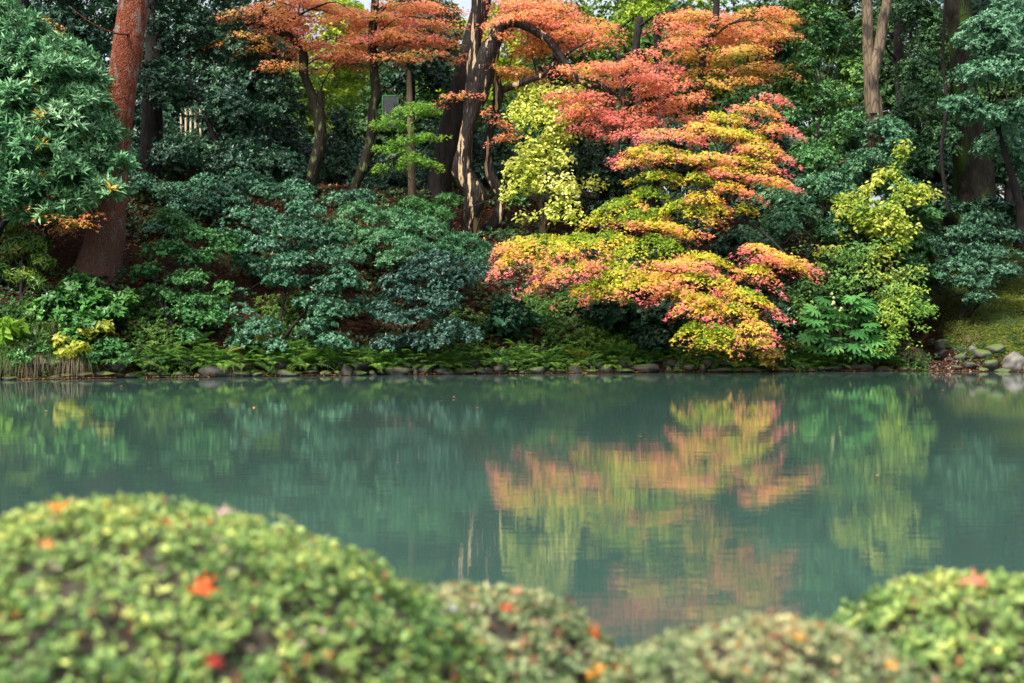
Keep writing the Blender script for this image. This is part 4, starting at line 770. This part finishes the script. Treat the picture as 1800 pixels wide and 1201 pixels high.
# --- ferns
def fern_mesh(name, seed, cols, nf=11, L=.55):
    rng = np.random.default_rng(seed); Ps, Ds, Ns, Ss, Cs = [], [], [], [], []
    for f in range(nf):
        az = 6.283*f/nf+rng.normal(0, .25); lean = rng.uniform(.55, 1.25); l = L*rng.uniform(.7, 1.15)
        s = np.linspace(.1, 1, 15)
        hor = np.sin(lean)*s*l; z = np.cos(lean)*s*l*1.3-(.75*s**2.3)*l*.75+.02
        o = np.array([math.cos(az), math.sin(az), 0]); sd = np.array([-math.sin(az), math.cos(az), 0])
        pts = o*hor[:, None]+np.array([0, 0, 1])*z[:, None]
        T = unit(np.gradient(pts, axis=0)); nn = unit(np.cross(sd, T))*-1
        nn = np.where(nn[:, 2:3] < 0, -nn, nn)
        wid = .23*l*np.sin(np.clip(s*1.05, 0, 1)*3.1)**.7*(1-.35*s)+.01
        c = ramp(np.full(15, rng.uniform(0, 1)), cols)*rng.uniform(.8, 1.2)
        for sg in (-1, 1):
            Ps.append(pts); Ds.append(sd*sg+T*.45-nn*.15); Ns.append(nn+rng.normal(0, .12, nn.shape)); Ss.append(wid*1.0); Cs.append(c)
        Ps.append(pts[:-1]); Ds.append(np.diff(pts, axis=0)); Ns.append(nn[:-1]); Ss.append(np.linalg.norm(np.diff(pts, axis=0), axis=1)*1.1); Cs.append(c[:-1]*.6)
    P, D, N_, S, C = map(np.concatenate, (Ps, Ds, Ns, Ss, Cs))
    v, f = leaf_arrays(P, D, N_, S, (T_KITE[0]*[.34, 1, 1], T_KITE[1]))
    me = raw_mesh(name, v, f, 3, np.repeat(C, 4, axis=0)); me.materials.append(M_soft); return me
fern_g = [fern_mesh('fern', 50+i, ((.06, .16, .03), (.12, .28, .04), (.24, .42, .07)), nf=13+2*i) for i in range(5)]
fern_d = [fern_mesh('fern', 60+i, ((.04, .13, .04), (.07, .19, .05)), nf=10) for i in range(2)]
fern_y = [fern_mesh('fern', 70+i, ((.26, .30, .03), (.36, .34, .05)), nf=9) for i in range(2)]
fern_b = [fern_mesh('fern', 80, ((.26, .11, .035), (.34, .15, .05)), nf=8)]
marks = [(-100, 'left of the laurel'), (90, 'below the laurel'), (220, 'below the green layered shrub'), (400, 'below the pointed shrub'), (640, 'below the dark rounded shrub'), (850, 'below the pink maple tip'), (1000, 'under the pink maple'), (1170, 'under the drooping maple bough'), (1370, 'below the palmate plant'), (1560, 'at the mouth of the inlet'), (1690, 'below the mossy slope')]
ordn = ['first', 'second', 'third', 'fourth', 'fifth', 'sixth', 'seventh', 'eighth', 'ninth', 'tenth', 'eleventh', 'twelfth', 'thirteenth', 'fourteenth', 'fifteenth']+[f'{a}' for a in ('sixteenth', 'seventeenth', 'eighteenth', 'nineteenth', 'twentieth')]+['twenty '+a for a in ('first', 'second', 'third', 'fourth', 'fifth', 'sixth', 'seventh', 'eighth', 'ninth')]
def mark(px):
    s = marks[0][1]
    for a, b in marks:
        if px >= a: s = b
    return s
def place_series(items, name, cat, noun, group):
    """items: (px, py, Y or None, mesh, scale vec, rotz, adjective, dz); labels: adjective noun + landmark + ordinal in that stretch"""
    items = sorted(items, key=lambda q: q[0]); cnt = {}; tot = {}
    for it in items: tot[(it[6], mark(it[0]))] = tot.get((it[6], mark(it[0])), 0)+1
    for px, py, Y, me, scl, rz, adj, dz in items:
        k = (adj, mark(px)); cnt[k] = cnt.get(k, 0)+1
        if Y is None: Y = hit(px, py)
        p = at(px, py, Y); z = float(height(p[0], p[1]))
        o = link(name, me); o.location = (p[0], p[1], z+dz); o.scale = scl; o.rotation_euler = (0, 0, rz)
        lab = f'{adj} {noun} {k[1]}'
        if tot[k] > 1: lab = f'{ordn[min(cnt[k], len(ordn))-1]} {adj} {noun} from the left {k[1]}'
        tag(o, lab, cat, group)
rng = np.random.default_rng(9); items = []
for i in range(150):
    px = 205+i*9.1+rng.uniform(-6, 6); py = rng.choice([648, 640, 630, 616], p=[.4, .3, .2, .1])+rng.uniform(-3, 4)
    if px > 1200: py = max(py, 628)
    if px > 1590: continue
    kind = rng.choice(['g', 'd', 'y'], p=[.66, .26, .08])
    me = {'g': fern_g, 'd': fern_d, 'y': fern_y}[kind][rng.integers({'g': 5, 'd': 2, 'y': 2}[kind])]
    s = rng.uniform(.6, 1.15)
    items.append((px, py, None, me, (s, s, s*rng.uniform(.85, 1.1)), rng.uniform(0, 6), {'g': 'bright green', 'd': 'dark green', 'y': 'yellowing'}[kind]+(' large' if s > .8 else ' small'), 0))
for i in range(46):
    px = rng.uniform(850, 1190); py = rng.uniform(520, 615); s = rng.uniform(.5, .85)
    items.append((px, py, None, (fern_g+fern_d)[rng.integers(7)], (s, s, s), rng.uniform(0, 6), 'mid slope green', 0))
for i in range(14):
    px = rng.uniform(1615, 1800); items.append((px, rng.uniform(598, 632), None, fern_d[i % 2], (.4,)*3, i, 'tiny slope', 0))
items += [(183, 590, None, fern_b[0], (.7,)*3, 1, 'rust brown dead', 0), (235, 582, None, fern_b[0], (.8,)*3, 2, 'rust brown dead', 0), (208, 605, None, fern_y[0], (.7,)*3, 2, 'golden brown', 0), (640, 648, None, fern_b[0], (.6,)*3, 3, 'straw brown', 0), (285, 650, None, fern_g[0], (1.1,)*3, .4, 'largest bright', 0)]
place_series(items, 'fern', 'fern', 'fern', 'ferns along the pond bank')

# --- shore rocks
def rock_mesh(seed, sub=3, mt=None):
    bm = bmesh.new(); bmesh.ops.create_icosphere(bm, subdivisions=sub, radius=1)
    P = np.array([v.co for v in bm.verts]); r = 1+.25*nz(P, .25, seed)+.12*nz(P, .7, seed+1)
    rng = np.random.default_rng(seed); Q = P*r[:, None]
    for _ in range(7):
        nrm = unit(rng.normal(size=3)); dd = Q@nrm; lim = rng.uniform(.65, .9); Q = Q-np.outer(np.maximum(dd-lim, 0)*.8, nrm)
    Q += .015*nz(Q, 2.5, seed+4)[:, None]*P
    for v, q in zip(bm.verts, Q): v.co = q
    me = bpy.data.meshes.new('rock'); bm.to_mesh(me); bm.free()
    me.polygons.foreach_set('use_smooth', np.ones(len(me.polygons), bool)); me.materials.append(mt or M_rock); return me
rk = [rock_mesh(200+i) for i in range(9)]; rkp = [rock_mesh(300+i, 4, M_rock2) for i in range(3)]
items = []; px = -15
SP = np.array([(a, 0.) for a in range(0)])
while px < 1600:
    wpx = rng.choice([14, 24, 38, 52], p=[.3, .3, .25, .15])*rng.uniform(.85, 1.15); xx = (px+wpx/2-900)/F*25.5
    Y = float(shore(xx)); X = (px+wpx/2-900)/F*Y; Y = float(shore(X))-.02-.12*float(nz(np.array([[X, Y]]), .35, 3)[0])
    hh = rng.choice([.055, .075, .10, .15], p=[.35, .3, .25, .1])*rng.uniform(.85, 1.15); sx = wpx*.5*Y/F*1.12
    p = at(px+wpx/2, 650, Y)
    items.append((px+wpx/2, 650, Y, rk[rng.integers(9)], (sx, rng.uniform(.14, .22), hh), rng.uniform(-.3, .3), ('squat' if hh < .09 else 'rounded')+(' wide' if wpx > 32 else ' narrow'), -float(height(p[0], Y))+.035+rng.uniform(-.02, .03)))
    px += wpx*rng.uniform(.85, 1.1)
for i in range(42):
    px = rng.uniform(0, 1580); 
    items.append((px, rng.uniform(641, 650), None, rk[rng.integers(9)], (rng.uniform(.12, .24), .16, rng.uniform(.09, .15)), rng.uniform(-.5, .5), 'upper row mossy', .02))
place_series(items, 'shore_rock', 'rock', 'waterline stone', 'stones edging the pond')
items = []
for i, (px, py, w, h, pale) in enumerate([(1783, 634, 34, 26, 1), (1742, 640, 22, 12, 0), (1766, 652, 26, 8, 0), (1705, 640, 18, 9, 0), (1725, 622, 26, 12, 0), (1690, 628, 20, 10, 0), (1655, 620, 22, 12, 0), (1655, 606, 20, 14, 0), (1815, 640, 26, 20, 1), (1790, 658, 14, 7, 1), (1710, 612, 16, 8, 1), (1752, 612, 30, 12, 0), (1680, 645, 16, 6, 0), (1728, 650, 16, 6, 0), (1840, 650, 30, 14, 0), (1630, 628, 16, 8, 0)]):
    Y = min(hit(px, py+h*.5), 28.6); Y = max(Y, float(shore((px-900)/F*27))-.1); p = at(px, py, Y)
    items.append((px, py, Y, (rkp if pale else rk)[i % 3], (w*.68*Y/F, w*.6*Y/F, h*.85*Y/F), i*.7, ['broad mossy', 'large pale grey'][pale], p[2]-float(height(p[0], p[1]))-h*.25*Y/F))
place_series(items, 'boulder', 'rock', 'boulder', 'boulders below the mossy slope')
# pebbles and leaves in the inlet
n = 900; x = rng.uniform(7.7, 9.2, n); y = shore(x)+rng.uniform(-.15, 1.3, n); P = np.stack([x, y, height(x, y)+.01], 1)
C = ramp(rng.uniform(0, 1, n), [(.02, .02, .02), (.10, .10, .11), (.25, .10, .04), (.3, .3, .3)])
tag(leaf_object('gravel', [(P, rng.normal(size=(n, 3)), np.tile([0, -.3, 1.], (n, 1))+rng.normal(0, .3, (n, 3)), rng.uniform(.03, .08, n), C, T_OVAL)], M_litter), 'wet dark gravel with orange leaves on the floor of the inlet', 'gravel', kind='stuff')

# --- grass tufts at the left waterline
def tuft(seed, cols, n=260, L=.55, droop=1.0):
    rng = np.random.default_rng(seed); Vs = []; Fs = []; Cs = []; o = 0
    az = rng.uniform(0, 6.28, n); l = L*rng.uniform(.5, 1.1, n); lean = rng.uniform(.2, 1.0, n)
    s = np.linspace(0, 1, 6)
    for i in range(n):
        o3 = np.array([math.cos(az[i]), math.sin(az[i]), 0]); sd = np.array([-o3[1], o3[0], 0])
        r = np.sin(lean[i])*s*l[i]+.06*rng.uniform(); z = np.cos(lean[i])*s*l[i]-droop*.95*s**2.2*l[i]
        c = o3*r[:, None]+np.array([0, 0, 1])*z[:, None]; w = .006*(1-s*.9)[:, None]
        V = np.concatenate([c-sd*w, c+sd*w]); Vs.append(V)
        Fs += [[o+k, o+k+1, o+6+k+1, o+6+k] for k in range(5)]; o += 12
        Cs.append(np.tile(ramp(np.array([rng.uniform()]), cols), (12, 1)))
    me = raw_mesh('grass_tuft', np.concatenate(Vs), np.array(Fs), 4, np.concatenate(Cs)); me.materials.append(M_soft); return me
tg = [tuft(1, ((.04, .10, .02), (.08, .16, .03))), tuft(2, ((.05, .12, .02), (.12, .18, .04)))]
td = [tuft(3, ((.16, .12, .07), (.28, .22, .14)), droop=1.5), tuft(4, ((.10, .12, .04), (.24, .19, .12)), droop=1.5)]
items = []
for i in range(26):
    px = rng.uniform(-10, 165); py = rng.uniform(575, 640); items.append((px, py, None, tg[i % 2], (1, 1, 1), i, 'long leaved green', 0))
for px in (5, 28, 46, 66, 112, 126, 142, 400, 418, 1597, 1604): items.append((px, 640 if px < 1000 else 625, None, td[px % 2], (.9, .9, .9), px, 'straw coloured hanging', .05))
for i in range(12):
    px = 1612+i*15.5+rng.uniform(-5, 5); items.append((px, rng.uniform(590, 636), None, (tg+td)[i % 4], (.4, .4, .4), i, 'short mossy slope', 0))
items += [(950, 548, None, tg[0], (.9,)*3, 1, 'dark green', 0), (965, 552, None, tg[1], (.9,)*3, 4, 'dark green', 0)]
place_series(items, 'grass_tuft', 'grass tuft', 'grass tuft', 'grass tufts hanging over the bank')

# --- built things glimpsed in the wood
M_black = plainmat('black_metal', (.02, .02, .022), .5); M_greenp = plainmat('green_paint', (.015, .12, .035), .5); M_greyp = plainmat('grey_board', (.03, .035, .045), .8); M_bamboo = plainmat('pale_bamboo', (.30, .27, .18), .6)
def fence(lab, px0, px1, pyr, Y, n, mt, name, rails, post_h):
    a = at(px0, pyr, Y); b = at(px1, pyr, Y); z0 = float(height(a[0], Y))
    t = empty(name, (a[0], a[1], z0), lab, 'fence')
    for k in range(n):
        x = a[0]+(b[0]-a[0])*k/(n-1); m_ = MB(); m_.tube([[x, Y, z0-.1], [x, Y, z0+post_h]], [.03, .03], 8); m_.build('post', mt, t)
    for r_ in rails:
        m_ = MB(); m_.tube([[a[0]-.05, Y-.035, z0+r_], [b[0]+.05, Y-.035, z0+r_]], [.02, .02], 8); m_.build('rail', mt, t)
fence('black railing with pale posts on the path at the right edge', 1740, 1830, 340, 34.5, 4, M_black, 'railing', (.35, .75), .85)
fence('low dark railing between the yellow bush and the mossy trunk', 1575, 1668, 325, 35, 4, M_black, 'railing', (.4, .8), .9)
fence('pale bamboo fence glimpsed through leaves right of the pine', 318, 352, 185, 38, 5, M_bamboo, 'bamboo_fence', (.5, 1.4, 2.3), 2.5)
a = at(686, 198, 38); z0 = float(height(a[0], 38)); nb = empty('notice_board', (a[0], 38, z0), 'dark grey panel edged in green standing in the wood left of centre', 'board')
m_ = MB(); m_.box((a[0], 38, a[2]), (.19, .02, .42)); m_.build('panel', M_greyp, nb, False)
m_ = MB(); m_.box((a[0]+.205, 38, (a[2]+.45+z0)/2), (.013, .03, (a[2]+.45-z0)/2)); m_.box((a[0]-.205, 38, (a[2]+.45+z0)/2), (.013, .03, (a[2]+.45-z0)/2)); m_.box((a[0], 38, a[2]+.445), (.19, .028, .02)); m_.build('frame', M_greenp, nb, False)

# ------------------------------------------------------------------ clipped azalea mounds in the foreground
M_az = leafmat('azalea_leaf', .42, .5, .3)
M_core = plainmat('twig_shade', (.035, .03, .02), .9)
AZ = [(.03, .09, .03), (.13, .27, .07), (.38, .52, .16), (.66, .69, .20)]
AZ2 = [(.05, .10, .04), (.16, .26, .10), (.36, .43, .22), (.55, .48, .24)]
def azalea(label, c, r, cols, seed, warm=.05, size=.0125):
    """c: centre, r: radii"""
    c = np.array(c); r = np.array(r); rng = np.random.default_rng(seed)
    t = empty('azalea_bush', (c[0], c[1], float(height(c[0], c[1]))-.02), label, 'azalea bush', 'clipped azaleas in front of the pond')
    area = 2*math.pi*(r[0]*r[1]+r[0]*r[2]+r[1]*r[2])/3*1.25
    n = int(area/(.0135**2)*1.5)
    u = unit(rng.normal(size=(n, 3))); u[:, 2] = np.abs(u[:, 2])*1.0
    bump = 1+.022*nz(u*r, 2.6, seed)+.014*nz(u*r, 7.0, seed+1)
    depth = rng.uniform(0, 1, n)**1.7*.085
    depth = np.where(rng.uniform(size=n) < .05, -rng.uniform(0, .024, n), depth)
    P = c+u*r*(bump-depth)[:, None]
    nrm = unit(u/r)
    hol = nz(u*r, 11, seed+3)
    keep = (hol > -.3) | (depth > .05) | (depth < 0); P, nrm, depth, uu = P[keep], nrm[keep], depth[keep], u[keep]; n = len(P)
    tt = .36+.10*nz(P, 3.5, seed+2)+.34*np.clip((P[:, 2]-c[2])/r[2], 0, 1)**4+rng.normal(0, .2, n)  # yellower toward the dome top: sunlit skyline painted into the leaf colour
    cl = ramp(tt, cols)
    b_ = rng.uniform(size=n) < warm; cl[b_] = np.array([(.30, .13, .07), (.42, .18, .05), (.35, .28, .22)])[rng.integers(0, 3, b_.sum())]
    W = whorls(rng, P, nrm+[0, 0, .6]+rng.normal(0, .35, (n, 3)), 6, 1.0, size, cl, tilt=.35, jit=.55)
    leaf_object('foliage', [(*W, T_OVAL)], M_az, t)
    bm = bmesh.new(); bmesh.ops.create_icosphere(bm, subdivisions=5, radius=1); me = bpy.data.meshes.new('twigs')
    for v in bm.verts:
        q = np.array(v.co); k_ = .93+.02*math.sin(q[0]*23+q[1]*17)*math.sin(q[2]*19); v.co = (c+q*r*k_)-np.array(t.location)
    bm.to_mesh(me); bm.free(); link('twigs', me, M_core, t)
    return c, r, seed
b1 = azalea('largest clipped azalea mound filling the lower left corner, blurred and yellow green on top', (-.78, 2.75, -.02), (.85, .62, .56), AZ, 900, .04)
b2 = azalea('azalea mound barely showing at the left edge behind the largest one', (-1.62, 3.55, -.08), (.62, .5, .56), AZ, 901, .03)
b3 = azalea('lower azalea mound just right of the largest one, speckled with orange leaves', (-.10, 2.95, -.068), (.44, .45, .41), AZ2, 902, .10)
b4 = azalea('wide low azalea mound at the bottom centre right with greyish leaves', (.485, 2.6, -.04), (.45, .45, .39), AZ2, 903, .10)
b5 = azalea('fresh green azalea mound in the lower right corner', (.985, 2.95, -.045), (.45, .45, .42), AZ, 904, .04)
# fallen maple leaves on the mounds
def maple_leaf(seed):
    rng = np.random.default_rng(seed); V = [(0, -.25, 0), (0.02, 0, 0)]; ring = []
    for i, ang in enumerate(np.linspace(-128, 128, 7)):
        L_ = (.62+.4*math.cos(R(ang)*.55))*rng.uniform(.9, 1.05)
        for da, rr in ((-14, .38), (-5, .72), (0, 1.0), (5, .72), (14, .38)):
            a = R(ang+da); ring.append((rr*L_*math.sin(a), rr*L_*math.cos(a), rr*rr*.3*math.sin(i*1.7+seed)+.1*rr))
    V += ring; Fc = [[1, 2+i+1, 2+i] for i in range(len(ring)-1)]+[[0, 1, 2]]
    return np.array(V, float), Fc
leafs = [(102, 903, b1, .030, (.85, .22, .01), 'bright orange leaf lying flat on top of the largest azalea'), (85, 970, b1, .020, (.85, .28, .10), 'pale orange leaf on the left flank of the largest azalea'), (354, 1045, b1, .036, (.80, .10, .02), 'upright orange red leaf stuck in the middle of the largest azalea'), (374, 1172, b1, .024, (.45, .03, .03), 'dark red leaf low on the largest azalea'), (295, 928, b1, .015, (.5, .12, .05), 'small rust leaf near the top of the largest azalea'), (392, 912, b1, .03, (.62, .40, .42), 'faded pinkish leaf on the skyline of the largest azalea'),
         (888, 1080, b3, .022, (.55, .07, .02), 'deep red leaf near the top of the lower azalea'), (1040, 1126, b3, .027, (.85, .14, .01), 'vivid orange leaf at the right end of the lower azalea'), (905, 1050, b3, .02, (.65, .25, .14), 'dull salmon leaf on the crest of the lower azalea'), (796, 1178, b3, .015, (.8, .32, .08), 'tiny orange leaf low between the first two azaleas'), (800, 1080, b3, .02, (.5, .45, .52), 'pale lilac grey leaf on the lower azalea'),
         (1050, 1186, b3, .026, (.85, .30, .02), 'orange yellow leaf at the bottom edge between two azaleas'), (1030, 1195, b3, .018, (.85, .36, .03), 'smaller orange yellow leaf at the bottom edge'), (1405, 1134, b4, .026, (.8, .42, .10), 'amber leaf on the wide low azalea'), (1562, 1182, b4, .018, (.8, .34, .06), 'amber leaf low on the right of the wide low azalea'), (1715, 1034, b5, .04, (.75, .2, .14), 'coral red leaf on the fresh green azalea')]
for i, (px, py, (c, r, sd), s, colr, lab) in enumerate(leafs):
    o3 = np.array([0, 0, CAMH]); d = at(px, py, 1.0)-o3
    A = ((d/r)**2).sum(); B = 2*(((o3-c)/r)*(d/r)).sum(); Cc = (((o3-c)/r)**2).sum()-1.03; disc = B*B-4*A*Cc
    tq = (-B-math.sqrt(max(disc, 0)))/(2*A); p_ = o3+d*tq
    nrm = unit((p_-c)/r**2); p_ = p_+nrm*.012
    V, Fc = maple_leaf(i)
    me = bpy.data.meshes.new('fallen_leaf'); me.from_pydata((V*s).tolist(), [], Fc); me.update()
    m_, nt_, pp = mat('fallen_leaf_colour'); pp.inputs['Base Color'].default_value = (*colr, 1); pp.inputs['Roughness'].default_value = .5
    tr_ = nt_.nodes.new('ShaderNodeBsdfTranslucent'); tr_.inputs[0].default_value = (*colr, 1); mx_ = nt_.nodes.new('ShaderNodeMixShader'); mx_.inputs[0].default_value = .35
    nt_.links.new(pp.outputs[0], mx_.inputs[1]); nt_.links.new(tr_.outputs[0], mx_.inputs[2]); nt_.links.new(mx_.outputs[0], nt_.nodes['Material Output'].inputs[0])
    o = link('fallen_leaf', me, m_); o.location = p_
    zdir = Vector(nrm+np.array([.5*math.sin(i*2.1), -.25, .25*math.cos(i*1.3)])); o.rotation_euler = zdir.to_track_quat('Z', 'Y').to_euler()
    tag(o, lab, 'leaf', 'leaves fallen on the azaleas')
# the twig sticking out of the right mound
tw = MB(); q = [at(1690, 1050, 2.5), at(1712, 1072, 2.5), at(1738, 1095, 2.53)]; tw.tube(spline(q, 4), np.linspace(.004, .003, 9), 6)
tag(tw.build('dry_twig', B_pole), 'dry brown twig lying in a hollow of the fresh green azalea', 'twig')
